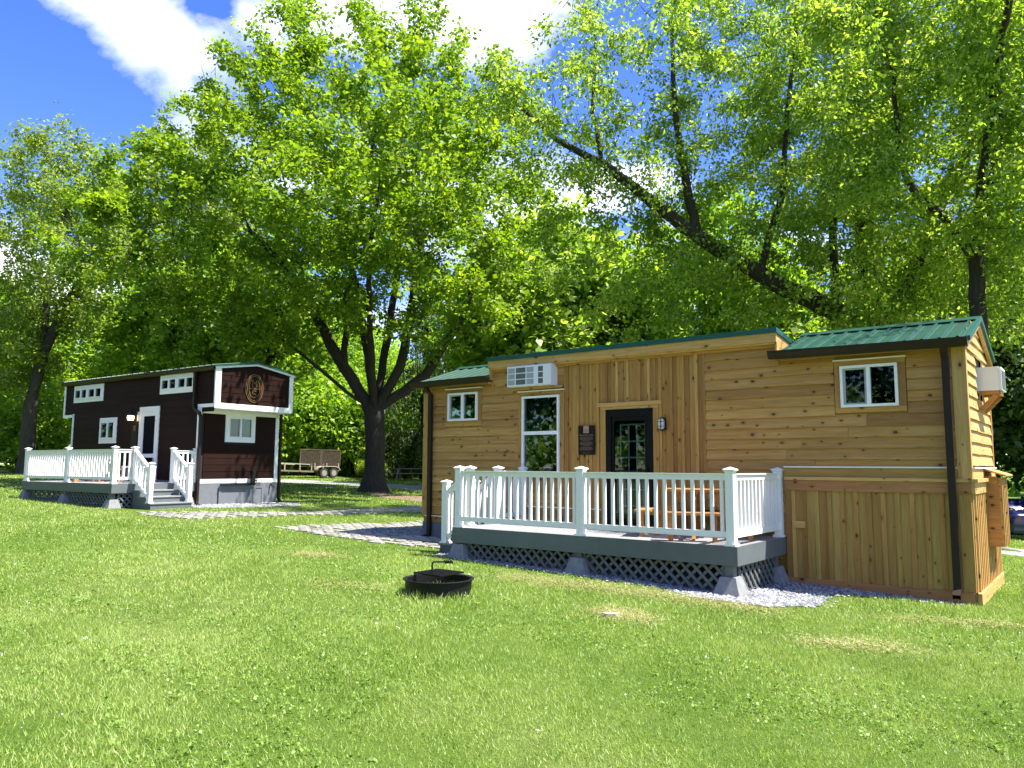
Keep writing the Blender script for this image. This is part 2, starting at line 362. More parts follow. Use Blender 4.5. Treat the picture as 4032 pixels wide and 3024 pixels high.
def wall_holes(par,name,x0,x1,z0,z1,y0,y1,holes,mat):
    xs=sorted({x0,x1,*[h[0] for h in holes],*[h[1] for h in holes]}); zs=sorted({z0,z1,*[h[2] for h in holes],*[h[3] for h in holes]})
    b=MB()
    for i in range(len(xs)-1):
        for j in range(len(zs)-1):
            cx=(xs[i]+xs[i+1])/2; cz=(zs[j]+zs[j+1])/2
            if cx<x0 or cx>x1 or cz<z0 or cz>z1 or any(h[0]<cx<h[1] and h[2]<cz<h[3] for h in holes): continue
            b.box(xs[i],xs[i+1],y0,y1,zs[j],zs[j+1])
    return b.build(name,mat,par)
def curtain(par,x0,x1,z0,z1,y,mat,tie=None,side=1):
    b=MB(); n=26; m=8
    for j in range(m+1):
        tz=j/m; z=z1+(z0-z1)*tz; wd=x1-x0
        if tie: 
            k=1-(.62*math.exp(-((tz-tie)/.25)**2)) if tz<tie else .38+.35*(tz-tie)
            k=max(.3,min(1,k))
        else: k=1
        for i in range(n+1):
            tx=i/n; xx=(x0+wd*k*tx) if side>0 else (x1-wd*k*(1-tx))
            b.v.append((xx,y+.022*math.sin(tx*34),z))
    for j in range(m):
        for i in range(n): a=j*(n+1)+i; b.f.append((a,a+1,a+n+2,a+n+1))
    return b.build('curtain',mat,par,smooth=True)
def window(par,x0,x1,z0,z1,kind,frame=WTRIM,y=-.03,fw=.035,end=None,curt=CURT,zs=None):
    """local frame: x along the wall, front towards -y; end=(x,) puts it on the +x gable"""
    W=x1-x0;H=z1-z0
    fr=MB(); d=.05
    fr.box(0,W,-d,.06,0,fw).box(0,W,-d,.06,H-fw,H).box(0,fw,-d,.06,fw,H-fw).box(W-fw,W,-d,.06,fw,H-fw)
    if end is None: o=fr.build('window',frame,par,(x0,y,z0))
    else: o=fr.build('window',frame,par,(end,x0,z0),(0,0,math.pi/2))
    if kind=='slide':
        c=W/2; MB().box(c-.024,c+.024,-d+.004,.05,fw,H-fw).build('mullion',frame,o)
        s=MB(); s.box(fw,c-.024,-.03,0,fw,fw+.022).box(fw,c-.024,-.03,0,H-fw-.022,H-fw).box(fw,fw+.03,-.03,0,fw+.022,H-fw-.022).box(c-.05,c-.0245,-.03,0,fw+.022,H-fw-.022); s.build('sash',LOUV,o)
        MB().box(fw+.03,c-.05,-.014,-.01,fw+.022,H-fw-.022).build('pane',GLASS,o); MB().box(c+.024,W-fw,-.008,-.004,fw,H-fw).build('pane',GLASS,o)
        MB().box(fw+.03,c-.05,-.024,-.022,fw+.022,H-fw-.022)
        if curt:
            curtain(o,fw,c*.8,fw,H-fw,.12,curt); curtain(o,c+.12,W-fw,fw+.04,H-fw,.12,curt,.9,-1)
    else:
        zm=zs-z0; MB().box(fw,W-fw,-d+.004,.05,zm-.03,zm+.03).build('meeting_rail',frame,o)
        MB().box(fw,W-fw,-.014,-.01,zm+.03,H-fw).build('pane',GLASS,o); MB().box(fw,W-fw,-.008,-.004,fw,zm-.03).build('pane',GLASS,o)
        curtain(o,fw,W*.62,fw+.05,H-fw,.12,curt,.62,1); curtain(o,W*.74,W-fw,fw+.05,H-fw,.12,curt,.62,-1)
    return o
def roof_panels(par,x0,x1,y0,z0,y1,z1,mat,cover=.8):
    """ribbed metal sheets running from eave (y0,z0) to ridge (y1,z1)"""
    n=max(1,round((x1-x0)/cover)); wd=(x1-x0)/n
    for i in range(n):
        b=MB(); pr=[]; a=x0+i*wd; k=4; p=wd/k
        for j in range(k):
            s=a+j*p; pr+=[(s,0),(s+p*.32,0),(s+p*.32+.012,.022),(s+p*.32+.04,.022),(s+p*.32+.052,0),(s+p*.66,0),(s+p*.7,.006),(s+p*.74,0)]
        pr.append((a+wd,0)); L=math.hypot(y1-y0,z1-z0); nz=( -(z1-z0)/L if y1>y0 else (z1-z0)/L, abs(y1-y0)/L)
        for (yy,zz_) in ((y0,z0),(y1,z1)):
            for (xx,hh) in pr: b.v.append((xx,yy+nz[0]*hh,zz_+nz[1]*hh))
        m=len(pr)
        for j in range(m-1): b.f.append((j,j+1,m+j+1,m+j))
        b.build('roof_panel',mat,par)
def gutter(par,x0,x1,zl,zr,y,name='gutter'):
    b=MB(); pr=[(0,0),(-.075,0),(-.085,.03),(-.11,.075),(-.115,.11),(-.10,.11),(-.09,.08),(-.06,.012),(0,.012)]
    m=len(pr)
    for (xx,z) in ((x0,zl),(x1,zr)):
        for (yy,hh) in pr: b.v.append((xx,y+yy,z+hh))
    for j in range(m): b.f.append((j,(j+1)%m,m+(j+1)%m,m+j))
    b.f.append((0,1,2,3,4,5,6,7,8)); b.f.append((9,10,11,12,13,14,15,16,17)); return b.build(name,GUT,par)
def downspout(par,pts,wd=.075,dp=.055):
    b=MB(); n=len(pts)
    for i,p in enumerate(pts):
        p=Vector(p); d=(Vector(pts[min(i+1,n-1)])-Vector(pts[max(i-1,0)])).normalized(); 
        sx=Vector((1,0,0)); sx=(sx-d*sx.dot(d)); 
        if sx.length<.3: sx=Vector((0,0,1))-d*d.z
        sx.normalize(); sy=d.cross(sx)
        pr=[(-1,-1),(-.4,-1),(-.35,-.8),(.35,-.8),(.4,-1),(1,-1),(1,1),(-1,1)]
        b.v+=[tuple(p+sx*a*wd/2+sy*c*dp/2) for a,c in pr]
    for i in range(n-1):
        for j in range(8): a=i*8; b.f.append((a+j,a+(j+1)%8,a+8+(j+1)%8,a+8+j))
    return b.build('downspout',GUT,par)

# ------------------------------------------------------------------ frames of the two houses
uR=np.array([-.79,.61]); uR/=np.linalg.norm(uR); PR=np.array([5.632,9.525]); RZ_R=math.atan2(-uR[1],-uR[0])
uL=np.array([-.82,.572]); uL/=np.linalg.norm(uL); PLc=np.array([-8.69,21.54]); RZ_L=math.atan2(-uL[1],-uL[0])
def toworld(P,rz,x,y):
    c,s=math.cos(rz),math.sin(rz); return P[0]+x*c-y*s, P[1]+x*s+y*c
def tolocal(P,rz,X,Y):
    c,s=math.cos(rz),math.sin(rz); dx=X-P[0]; dy=Y-P[1]; return dx*c+dy*s, -dx*s+dy*c
def gR(x,y): return float(gz(*toworld(PR,RZ_R,x,y)))
def gL(x,y): return float(gz(*toworld(PLc,RZ_L,x,y)))
# ------------------------------------------------------------------ ground, lane, paths
def poly_in(X,Y,poly):
    ins=np.zeros(X.shape,bool); n=len(poly)
    for i in range(n):
        x1,y1=poly[i]; x2,y2=poly[(i+1)%n]
        c=((y1>Y)!=(y2>Y)); t=(x2-x1)*(Y-y1)/((y2-y1) if y2!=y1 else 1e-9)+x1
        ins^= c&(X<t)
    return ins
def sheet(name,poly,mat,step,dz,label=None,kind='structure'):
    xs=[p[0] for p in poly]; ys=[p[1] for p in poly]
    bm=bmesh.new(); vs=[bm.verts.new((x,y,0)) for x,y in poly]; fc=bm.faces.new(vs)
    def cut(axis,lo,hi):
        k=math.ceil(lo/step)*step
        while k<hi:
            no=(1,0,0) if axis==0 else (0,1,0); co=(k,0,0) if axis==0 else (0,k,0)
            bmesh.ops.bisect_plane(bm,geom=bm.verts[:]+bm.edges[:]+bm.faces[:],plane_co=co,plane_no=no); k+=step
    cut(0,min(xs),max(xs)); cut(1,min(ys),max(ys))
    for v in bm.verts: v.co.z=float(gz(v.co.x,v.co.y))+dz
    bmesh.ops.triangulate(bm,faces=bm.faces[:])
    m=bpy.data.meshes.new(name); bm.normal_update()
    for fcs in bm.faces:
        if fcs.normal.z<0: fcs.normal_flip()
    bm.to_mesh(m); bm.free(); m.materials.append(mat); o=link(name,m); o['kind']=kind; return o
gx=np.concatenate([np.linspace(-400,-40,13)[:-1],np.linspace(-40,40,161),np.linspace(40,400,13)[1:]])
gy=np.concatenate([np.linspace(-60,-4,8)[:-1],np.linspace(-4,64,137),np.linspace(64,500,14)[1:]])
GX,GY=np.meshgrid(gx,gy); V=np.stack([GX.ravel(),GY.ravel(),gz(GX,GY).ravel()],1); nx=len(gx); ny=len(gy)
I,J=np.meshgrid(np.arange(nx-1),np.arange(ny-1)); a=(J*nx+I).ravel(); F=np.stack([a,a+1,a+nx+1,a+nx],1)
g=link('lawn_ground',npmesh('lawn_ground',V,F,GROUND,True)); g['kind']='structure'
def ribbon(pts,wd):
    P=[Vector((x,y)) for x,y in pts]; L=[];Rr=[]
    for i,p in enumerate(P):
        d=(P[min(i+1,len(P)-1)]-P[max(i-1,0)]).normalized(); n=Vector((-d.y,d.x))*wd/2; L.append(tuple(p+n)); Rr.append(tuple(p-n))
    return L+Rr[::-1]
LANE_P=ribbon([(-46,53),(-30,46.5),(-12,40.3),(-8,39.3),(-4.3,37),(2,31),(8,25),(12.6,20),(18,15),(28,8)],4.0)
sheet('gravel_lane',LANE_P,LANE,1.5,.006)
PATH1=[(-4.9,16.1),(-3.43,14.75),(-2.35,13.78),(-1.24,13.3),(-.75,13.25),(-.35,14.2),(-1.3,14.95),(-2.6,15.3),(-3.2,16.0),(-1.9,17.35),(-.3,18.6),(-.9,19.2),(-2.1,18.5),(-3.6,17.35)]
PATH2=[(-9.1,18.75),(-7.9,17.6),(-7.1,17.35),(-6.0,18.4),(-5.1,19.3),(-4.2,19.9),(-2.3,21.8),(-.5,23.0),(-1.2,24.6),(-2.8,24.1),(-3.6,22.6),(-4.9,21.1),(-6.2,19.9),(-7.6,19.4)]
GRAV1=[(-3.2,16.0),(-2.6,15.3),(-1.3,14.95),(-.35,14.2),(-.3,15.2),(-1.0,17.9),(-1.9,17.35)]
GRAV2=[toworld(PLc,RZ_L,x,y) for x,y in ((.05,-.55),(.95,-.65),(1.5,.6),(1.55,2.3),(.6,2.9),(.05,2.6))]
GRAV3=[toworld(PR,RZ_R,x,y) for x,y in ((-7.2,-1.92),(-5.0,-1.99),(-3.3,-2.06),(-2.5,-2.32),(-1.75,-2.2),(-1.35,-1.55),(-1.5,-.85),(-1.1,-.5),(-.55,-.33),(-.18,-.22),(-.18,.1),(-7.2,.1))]
PATHO=[sheet('paver_path',p,GROUND,.6,.005) for p in (PATH1,PATH2)]
for p in (GRAV1,GRAV2,GRAV3): sheet('gravel_bed',p,GRAVEL,.5,.010)
DIRTP=[(-4.4,27.6),(-3.2,26.2),(-1.8,25.6),(-1.2,26.8),(-2.4,28.2),(-4.2,30.4),(-5.6,31.0),(-5.4,29.4)]
sheet('bare_soil',DIRTP,DIRT,.6,.012)
def stones(name,polys,dens,s0,s1):
    pts=[]
    for poly in polys:
        P=np.array(poly); lo=P.min(0); hi=P.max(0); n=int((hi-lo).prod()*dens); q=rng.uniform(lo,hi,(n,2)); pts.append(q[poly_in(q[:,0]+rng.normal(size=n)*.07,q[:,1]+rng.normal(size=n)*.07,poly)])
    P=np.concatenate(pts); n=len(P); s=rng.uniform(s0,s1,n)
    base=np.array([(1,0,0),(0,1,0),(-1,0,0),(0,-1,0),(0,0,.7),(0,0,-.7)],float)
    V=base[None]*s[:,None,None]*rng.uniform(.6,1.25,(n,6,1)); a=rng.uniform(0,6.3,n); c,sn=np.cos(a),np.sin(a)
    X=V[...,0]*c[:,None]-V[...,1]*sn[:,None]; Y=V[...,0]*sn[:,None]+V[...,1]*c[:,None]; Z=V[...,2]+rng.uniform(-.3,.3,(n,6))*s[:,None]*.5
    V=np.stack([X+P[:,0:1],Y+P[:,1:2],Z+(gz(P[:,0],P[:,1])+.014)[:,None]],-1).reshape(-1,3)
    T=np.array([(0,1,4),(1,2,4),(2,3,4),(3,0,4)]); F=(T[None]+6*np.arange(n)[:,None,None]).reshape(-1,3)
    o=link(name,npmesh(name,V,F,STONEM)); o['kind']='stuff'; return o
stones('gravel_stones',[GRAV3],900,.012,.026); stones('gravel_stones',[GRAV1,GRAV2],330,.016,.03)
# pavers: open-grid concrete pieces with grass between
pav=MB().box(-.16,.16,-.048,.048,-.03,.018).mesh('paver',PAVERM)
for poly,ang,bed in ((PATH1,RZ_R,PATHO[0]),(PATH2,RZ_R,PATHO[1])):
    P=np.array(poly); c0=P.mean(0); cand=[]
    for i in range(-24,25):
        for j in range(-60,61):
            x=i*.40+(j%2)*.2; y=j*.14; X=c0[0]+x*math.cos(ang)-y*math.sin(ang); Y=c0[1]+x*math.sin(ang)+y*math.cos(ang)
            if poly_in(np.array([X]),np.array([Y]),poly)[0] and random.random()>.05: cand.append((math.hypot(X,Y),X,Y))
    cand.sort()
    for d,X,Y in cand[:298]:
        link('paver',pav,bed,(X,Y,float(gz(X,Y))+.006),(random.uniform(-.02,.02),random.uniform(-.02,.02),ang+random.uniform(-.03,.03)))
    rest=MB()
    for d,X,Y in cand[298:]:
        z=float(gz(X,Y))+.006; ca,sa=math.cos(ang),math.sin(ang)
        q=[(X+a*ca-b*sa,Y+a*sa+b*ca) for a,b in ((-.17,-.052),(.17,-.052),(.17,.052),(-.17,.052))]
        rest.prism(q,z-.03,z+.022,'z')
    if rest.v: rest.build('paver_field',PAVERM,bed)['kind']='stuff'
# ------------------------------------------------------------------ decks (local frame of their house: x to the right, front towards -y)
def lattice(par,a0,a1,z0f,z1,fixed,axis,pitch=.15,off=.0):
    """diagonal slats clipped to a panel; axis 'x' = panel along x at y=fixed; z0f = ground height at a"""
    L=a1-a0; zb=lambda s: z0f(a0+s)
    b=MB(); lay=lambda s,z,o: (a0+s,fixed+o,z) if axis=='x' else (fixed-o,a0+s,z)
    zmid=min(zb(0),zb(L/2),zb(L))
    fr=MB()
    for q in ((0,.03),(L-.03,L)):
        A=lay(q[0],zb(q[0])-.02,-.012); B=lay(q[1],z1,.012); fr.box(min(A[0],B[0]),max(A[0],B[0]),min(A[1],B[1]),max(A[1],B[1]),min(A[2],B[2]),max(A[2],B[2]))
    panel=fr.build('lattice_panel',LATT,par)
    for sg,o in ((1,-.009),(-1,.009)):
        s=-2.0
        while s<L+2.0:
            # line: passes (s, z1) going down
            H=z1-zmid+.03; s0=s; s1=s+sg*H*1.0; z0_,z1_=z1-.005,zmid-.03
            t0,t1=0.,1.
            if s1!=s0:
                for lim in (.0,L):
                    pass
                lo,hi=(0-s0)/(s1-s0),(L-s0)/(s1-s0)
                if lo>hi: lo,hi=hi,lo
                t0=max(t0,lo); t1=min(t1,hi)
            if t1-t0>.06:
                p=lay(s0+(s1-s0)*t0,z0_+(z1_-z0_)*t0,o); q=lay(s0+(s1-s0)*t1,z0_+(z1_-z0_)*t1,o)
                n=(0,1,0) if axis=='x' else (1,0,0)
                MB().bar(p,q,.014,.038,Vector(q).__sub__(Vector(p)).cross(Vector(n))).build('slat',LATT,panel)
            s+=pitch
    return panel
CAPM=None
def post(par,x,y,z0,z1,wd=.105):
    b=MB().box(x-wd/2,x+wd/2,y-wd/2,y+wd/2,z0,z1-.05).box(x-wd/2-.02,x+wd/2+.02,y-wd/2-.02,y+wd/2+.02,z0,z0+.03)
    o=b.build('railing_post',WHITE,par); c=wd/2+.022
    q=[(-c,-c),(c,-c),(c,c),(-c,c)]
    m=MB().box(x-wd/2-.008,x+wd/2+.008,y-wd/2-.008,y+wd/2+.008,z1-.0498,z1-.032).box(x-c,x+c,y-c,y+c,z1-.0318,z1-.018)
    m.add([(x+a,y+b_,z1-.0178) for a,b_ in q]+[(x,y,z1+.012)],[(0,1,4),(1,2,4),(2,3,4),(3,0,4)]); m.build('post_cap',WHITE,o); return o
BAL={}
def rail(par,p,q,zt,zb,drop=0.0,pitch=.122,bw=.038):
    """railing between two plan points; drop = height lost from p to q (stairs)"""
    p=Vector((*p,0)); q=Vector((*q,0)); d=q-p; L=d.length
    b=MB(); A=lambda s,z: (p.x+d.x*s,p.y+d.y*s,z-drop*s)
    b.bar(A(0,zt-.035),A(1,zt-.035),.045,.07).bar(A(0,zt+.006),A(1,zt+.006),.085,.014).bar(A(0,zb+.035),A(1,zb+.035),.05,.075)
    o=b.build('railing',WHITE,par); n=max(1,int(L/pitch)); ang=math.atan2(d.y,d.x)
    for i in range(n):
        s=(i+.5)/n; h=zt-.07-zb-.07; key=round(h,3)
        if key not in BAL: BAL[key]=MB().box(-bw/2,bw/2,-bw/2,bw/2,0,h).mesh('baluster',WHITE)
        link('baluster',BAL[key],o,A(s,zb+.0715),(0,0,ang))
    return o
def footing(par,x,y,z):
    b=MB(); q=[(.17,-.02),(.165,.02),(.10,.22)]
    for (w_,h) in q: b.v+=[(x-w_,y-w_,z+h),(x+w_,y-w_,z+h),(x+w_,y+w_,z+h),(x-w_,y+w_,z+h)]
    for i in range(2):
        for j in range(4): a=i*4; b.f.append((a+j,a+(j+1)%4,a+4+(j+1)%4,a+4+j))
    b.f.append((8,9,10,11)); return b.build('concrete_footing',CONC,par)
def deck(label,P,RZ,g,x0,x1,yf,zt,rim,ribs,stairs,side_rails,pz):
    d=thing('deck',label,'deck',(P[0],P[1],0),RZ)
    # boards run along x
    n=int(-yf/.14); wd=(-yf-.03)/n
    for i in range(n):
        y=yf+.03+i*wd; MB().box(x0+.03,x1-.03,y+.003,y+wd-.003,zt-.026,zt).build('deck_board',DECKT,d)
    xm=(x0*.42+x1*.58)
    MB().box(x0,xm-.0015,yf,yf+.028,zt-rim,zt+.002).build('rim_board',DECKG,d); MB().box(xm+.0015,x1,yf,yf+.028,zt-rim,zt+.002).build('rim_board',DECKG,d)
    for x in (x0,x1-.028): MB().box(x,x+.028,yf+.0285,-.03,zt-rim,zt+.002).build('rim_board',DECKG,d)
    yb=yf+.10
    for x in ribs:
        px=min(max(x,x0+.12),x1-.12)
        MB().box(px-.055,px+.055,yf+.045,yf+.155,g(px,yf)+.2,zt-rim).build('support_post',LATT,d); footing(d,px,yf+.10,g(px,yf))
    for x in (x0+.12,x1-.12): MB().box(x-.055,x+.055,-.30,-.19,g(x,-.25)+.1,zt-rim).build('support_post',LATT,d); footing(d,x,-.25,g(x,-.25))
    rs=sorted(min(max(x,x0+.12),x1-.12) for x in ribs)
    for a,b in zip(rs[:-1],rs[1:]): lattice(d,a+.07,b-.07,lambda x:g(x,yf),zt-rim,yf+.085,'x')
    for x in (x0+.075,x1-.075): lattice(d,yf+.2,-.32,lambda y,x=x:g(x,y),zt-rim,x,'y')
    # railings
    ztop=zt+.87; zbot=zt+.10
    for x in pz: post(d,x,yf+.075,zt,zt+.955)
    for a,b in zip(pz[:-1],pz[1:]): rail(d,(a+.052,yf+.075),(b-.052,yf+.075),ztop,zbot)
    for (x,ya,yb) in side_rails:
        post(d,x,yb,zt,zt+.955) ; rail(d,(x,ya+.052),(x,yb-.052),ztop,zbot)
    # stairs
    sx,dirn,ya,yb,nst,run=stairs
    base=g(sx+dirn*run*nst,(ya+yb)/2); rise=(zt-base)/(nst+1)
    st=MB()
    for k in range(nst):
        z=zt-rise*(k+1); xa=sx+dirn*run*k; xb=sx+dirn*run*(k+1)
        MB().box(min(xa,xb+dirn*.025),max(xa,xb+dirn*.025),ya-.02,yb+.02,z-.028,z).build('stair_tread',DECKT,d)
        MB().box(min(xb-dirn*.02,xb),max(xb-dirn*.02,xb),ya,yb,z-rise-.02,z-.0285).build('stair_riser',DECKG,d)
    MB().box(min(sx,sx+dirn*.02),max(sx,sx+dirn*.02),ya,yb,zt-rise,zt-.027).build('stair_riser',DECKG,d)
    for y in (ya-.001,yb+.001-.03):
        poly=[(sx,zt-.03),(sx,base-.02),(sx+dirn*(run*nst-.03),base-.02)]
        for k in range(nst,0,-1): poly+=[(sx+dirn*(run*k-.03),zt-rise*k-.03),(sx+dirn*(run*(k-1)+.0),zt-rise*k-.03)]
        MB().prism(poly,y,y+.03,'y').build('stair_stringer',DECKG,d)
    xe=sx+dirn*(run*nst-.10); ze=zt-rise*nst
    for y in (ya+.03,yb-.03):
        xt=sx-dirn*.06
        post(d,xt,y,zt,zt+.955); post(d,xe,y,ze,ze+1.02)
        dr=(zt-ze)*1.0; rail(d,(xt+dirn*.05,y),(xe-dirn*.05,y),zt+.86,zt+.06,dr)
    return d
deckR=deck('grey deck with white railings standing in front of the cedar cabin',PR,RZ_R,gR,-6.88,-2.25,-1.83,.66,.23,(-6.75,-4.56,-2.38),
     (-6.88,-1,-1.50,-.72,2,.28),[(-2.33,-1.755,-.07),(-6.80,-.72,-.07)],(-6.80,-4.52,-2.345))
deckL=deck('grey deck with white railings and wide steps beside the dark brown cabin',PLc,RZ_L,gL,-4.95,.0,-2.42,1.12,.235,(-4.8,-2.5,-.15),
     (.0,1,-1.86,-.72,3,.28),[(-.08,-2.345,-1.86+.03),(-.08,-.72,-.06)],(-4.87,-2.48,-.08))
# ------------------------------------------------------------------ cedar cabin
H=thing('tiny_house','pale cedar plank cabin with green metal roofs and dark screen door','cabin',(PR[0],PR[1],0),RZ_R)
D=2.35
holes=[(-8.62,-7.89,2.47,3.0),(-6.84,-6.05,1.5,2.85),(-1.45,-.74,2.43,2.99),(-5.05,-4.36,.62,2.48)]
wall_holes(H,'front_wall',-9.27,-.02,.2,3.2,-.002,.12,holes,CEDAR)
b=MB(); b.box(-9.27,-.02,D-.1,D,-.1,3.2).box(-9.27,-9.2,.12,D-.1,-.1,3.2).box(-.1,-.02,.12,D-.1,-.1,3.2).box(-9.2,-.1,.12,D-.1,.45,.5).box(-9.2,-.1,.12,D-.1,3.1,3.15); b.build('wall_core',INT,H); MB().box(-7.5,-2.3,-.002,.06,3.2001,3.42).build('dormer_wall',CEDAR,H)
pz=.148
tL=[(-8.70,-7.80,2.36,3.09),(-6.94,-5.95,1.2,2.96)]
laps(H,-9.18,-6.0,.70,3.35,pz,CEDAR,tL+[(-9.3,-7.56,3.14,3.5),(-6.0,-5.9,0,4),(-7.07,-5.9,2.95,3.45)])
laps(H,-3.4,-2.22,.70,1.58,pz,CEDAR); laps(H,-3.4,-.12,.70+6*pz,3.35,pz,CEDAR,[(-1.54,-.64,2.36,3.08),(-2.28,0,3.13,3.5)])
# board and batten bay
x=-5.97; k=0
while x<-3.42:
    wd=random.choice((.09,.105,.12,.08)); wd=min(wd,-3.4-x)
    mid=x+wd/2; z0=.68
    if -5.24<mid<-4.18: z0=2.66
    upright(H,'board',x+.002,x+wd-.002,z0,3.345,.022+.003*(k%3),CEDARV)
    if k%2==1 and wd>.05: upright(H,'batten',x-.022,x+.024,z0,3.34,.046,CEDARV if random.random()<.7 else CEDARL)
    x+=wd; k+=1
# door
for a,b_ in ((-5.235,-5.135),(-4.275,-4.175)): upright(H,'door_casing',a,b_,.66,2.55,.045,CEDARV)
trimb(H,'door_casing',-5.235,-4.175,2.551,2.60,.045,CEDARL); trimb(H,'door_header',-5.29,-4.12,2.601,2.66,.075,CEDARL)
fr=MB(); fr.box(-5.13,-5.03,-.055,.05,.66,2.545).box(-4.38,-4.28,-.055,.05,.66,2.545).box(-5.03,-4.38,-.055,.05,2.43,2.545).box(-5.02,-4.985,-.04,.0,.75,2.43).box(-4.425,-4.39,-.04,.0,.75,2.43).box(-4.985,-4.425,-.04,.0,2.36,2.43).box(-4.985,-4.425,-.04,.0,.68,.80).box(-5.03,-4.38,-.03,.05,.64,.679)
door=fr.build('screen_door',DOORB,H)
MB().box(-4.985,-4.425,-.022,-.018,.80,2.36).build('pane',GLASS,door)
MB().box(-5.0,-4.41,-.052,-.0405,1.46,1.50).box(-5.0,-4.41,-.052,-.0405,1.545,1.57).build('push_bar',DOORB,door)
MB().box(-4.40,-4.372,-.09,-.0555,1.42,1.62).box(-4.392,-4.38,-.10,-.0905,1.47,1.57).build('handle',BLACK,door)
inner=MB().box(-5.0,-4.4,.05,.052,.68,.9); 
mu=MB()
for i in range(4): mu.box(-4.90+i*.147-.011,-4.90+i*.147+.011,.03,.045,1.0,2.30)
for z in (1.0,1.26,1.52,1.77,2.03,2.30): mu.box(-4.911,-4.44,.0285,.0299,z-.011,z+.011)
mu.build('muntin',WTRIM,door)
MB().box(-4.98,-4.42,.03,.05,.68,.97).build('kick_panel',DOORB,door)
cu=curtain(door,-4.97,-4.45,.86,1.47,.075,CURTW)
# windows with their casings
def casing(o,W,Hh,l,r_,t,bt,dx=0):
    pass
def cased(par,x0,x1,z0,z1,tx0,tx1,tz0,tz1,kind,zs=None):
    o=window(par,x0,x1,z0,z1,kind,y=-.025,zs=zs)
    def tb(nm,a,b_,c,d_,t=.036,m=CEDAR): link(nm,plank_mesh(b_-a,d_-c,t,t,m),o,(a-x0,.0245,c-z0))
    tb('casing_board',tx0,tx1,z1+.002,tz1-.02,m=CEDAR); tb('casing_board',tx0,tx1,tz0,z0-.002)
    link('casing_board',plank_mesh(z1-z0,x0-tx0-.004,.036,.036,CEDAR),o,(-.002,.0245,0),(0,-math.pi/2,0))
    link('casing_board',plank_mesh(z1-z0,tx1-x1-.004,.036,.036,CEDAR),o,(tx1-x0,.0245,0),(0,-math.pi/2,0))
    tb('drip_cap',tx0-.01,tx1+.01,tz1-.018,tz1,.06,CAPW); return o
cased(H,-8.62,-7.89,2.47,3.0,-8.70,-7.80,2.37,3.09,'slide')
cased(H,-6.84,-6.05,1.5,2.85,-6.94,-5.96,1.42,2.95,'hung',2.2)
cased(H,-1.45,-.74,2.43,2.99,-1.53,-.65,2.36,3.08,'slide')
trimb(H,'shelf_board',-7.1,-5.98,2.97,3.015,.05,CEDAR)
# corner boards, skirt trims
upright(H,'corner_board',-9.3,-9.18,.62,3.16,.03,CEDARV); upright(H,'corner_board',-.12,.0,1.49,3.14,.034,CEDARL)
upright(H,'corner_board',-.12+.12,.10,.12,1.29,.0,CEDARL) if False else None
trimb(H,'skirt_trim',-9.18,-7.0,.55,.655,.035,CEDAR); trimb(H,'drip_cap',-9.2,-6.98,.656,.672,.055,CAPW)
trimb(H,'skirt_trim',-7.0,-5.24,.80,.915,.045,CEDAR); trimb(H,'drip_cap',-7.0,-5.23,.916,.932,.06,CAPW)
MB().box(-9.29,-6.9,-.012,.03,.05,.549).box(-6.9,-5.24,-.02,.03,.3,.798).build('foundation_skirt',BLOCK,H)
MB().box(-9.29,-9.2,.031,D,.05,.549).build('foundation_skirt',BLOCK,H)
trimb(H,'drip_cap',-2.25,-.125,1.622,1.64,.062,CAPW); trimb(H,'belly_board',-2.25,-.125,1.495,1.62,.040,CEDARD)
trimb(H,'ledge_board',-2.24,.03,1.452,1.494,.085,CEDARL); trimb(H,'frieze_board',-2.24,.022,1.31,1.451,.064,REDWD)
# lower skirt: boards with battens
x=-2.16; k=0; xs=[]
upright(H,'skirt_end_board',-2.24,-2.16,.12,1.45,.06,CEDARV)
while x<-.14:
    wd=.168; wd=min(wd,-.12-x); upright(H,'skirt_board',x+.002,x+wd-.002,.11,1.309,.026,CEDARD); xs.append(x+wd); x+=wd
for q in xs[:-1]: upright(H,'skirt_batten',q-.028,q+.028,.112,1.308,.046,CEDARD if random.random()<.5 else CEDARV)
upright(H,'skirt_batten',-2.16,-2.11,.112,1.308,.046,CEDARL)
upright(H,'corner_board',-.12,.012,.11,1.309,.052,CEDARD)
trimb(H,'block_piece',-2.15,-1.98,.80,.89,.075,CEDARL)
trimb(H,'baseboard',-2.24,.03,-.06,.125,.07,REDWD)
# right gable end (faces +x)
zr=3.62; ze=3.22; yc=D/2
lim=lambda z: (0,D) if z<3.2 else ((z-ze)/(zr-ze)*yc*.98,D-(z-ze)/(zr-ze)*yc*.98)
laps(H,.06,D,1.66,3.6,pz,CEDARL,[(.98,1.72,2.55,3.05)],end=True,xc=.0,ztop=lim)
MB().add([(-.06,0,3.15),(-.06,D,3.15),(-.06,yc,3.6),(-.03,0,3.15),(-.03,D,3.15),(-.03,yc,3.6)],[(0,1,2),(3,5,4),(0,2,5,3),(1,4,5,2)]).build('gable_core',INT,H)
upright(H,'corner_board',-.036,.07,1.49,3.16,.036,CEDARL,y=.0,end=True); upright(H,'corner_board',D-.09,D,1.49,3.16,.036,CEDARV,y=0,end=True)
trime(H,'drip_cap',.0,D,1.622,1.64,.062,CAPW); trime(H,'belly_board',.0,D,1.495,1.62,.04,CEDARL); trime(H,'ledge_board',-.085,D,1.452,1.494,.095,CEDARL,x=0.001); trime(H,'frieze_board',-.06,D,1.31,1.451,.062,CEDARL)
y=.0
while y<D-.02:
    wd=min(.165,D-y); upright(H,'skirt_board',y+.002,y+wd-.002,.11,1.309,.026,CEDARL,y=0,end=True)
    upright(H,'skirt_batten',y+.06,y+.11,.112,1.308,.05,CEDARL,y=0,end=True); y+=wd
trime(H,'baseboard',-.07,D,-.12,.125,.072,CEDARL)
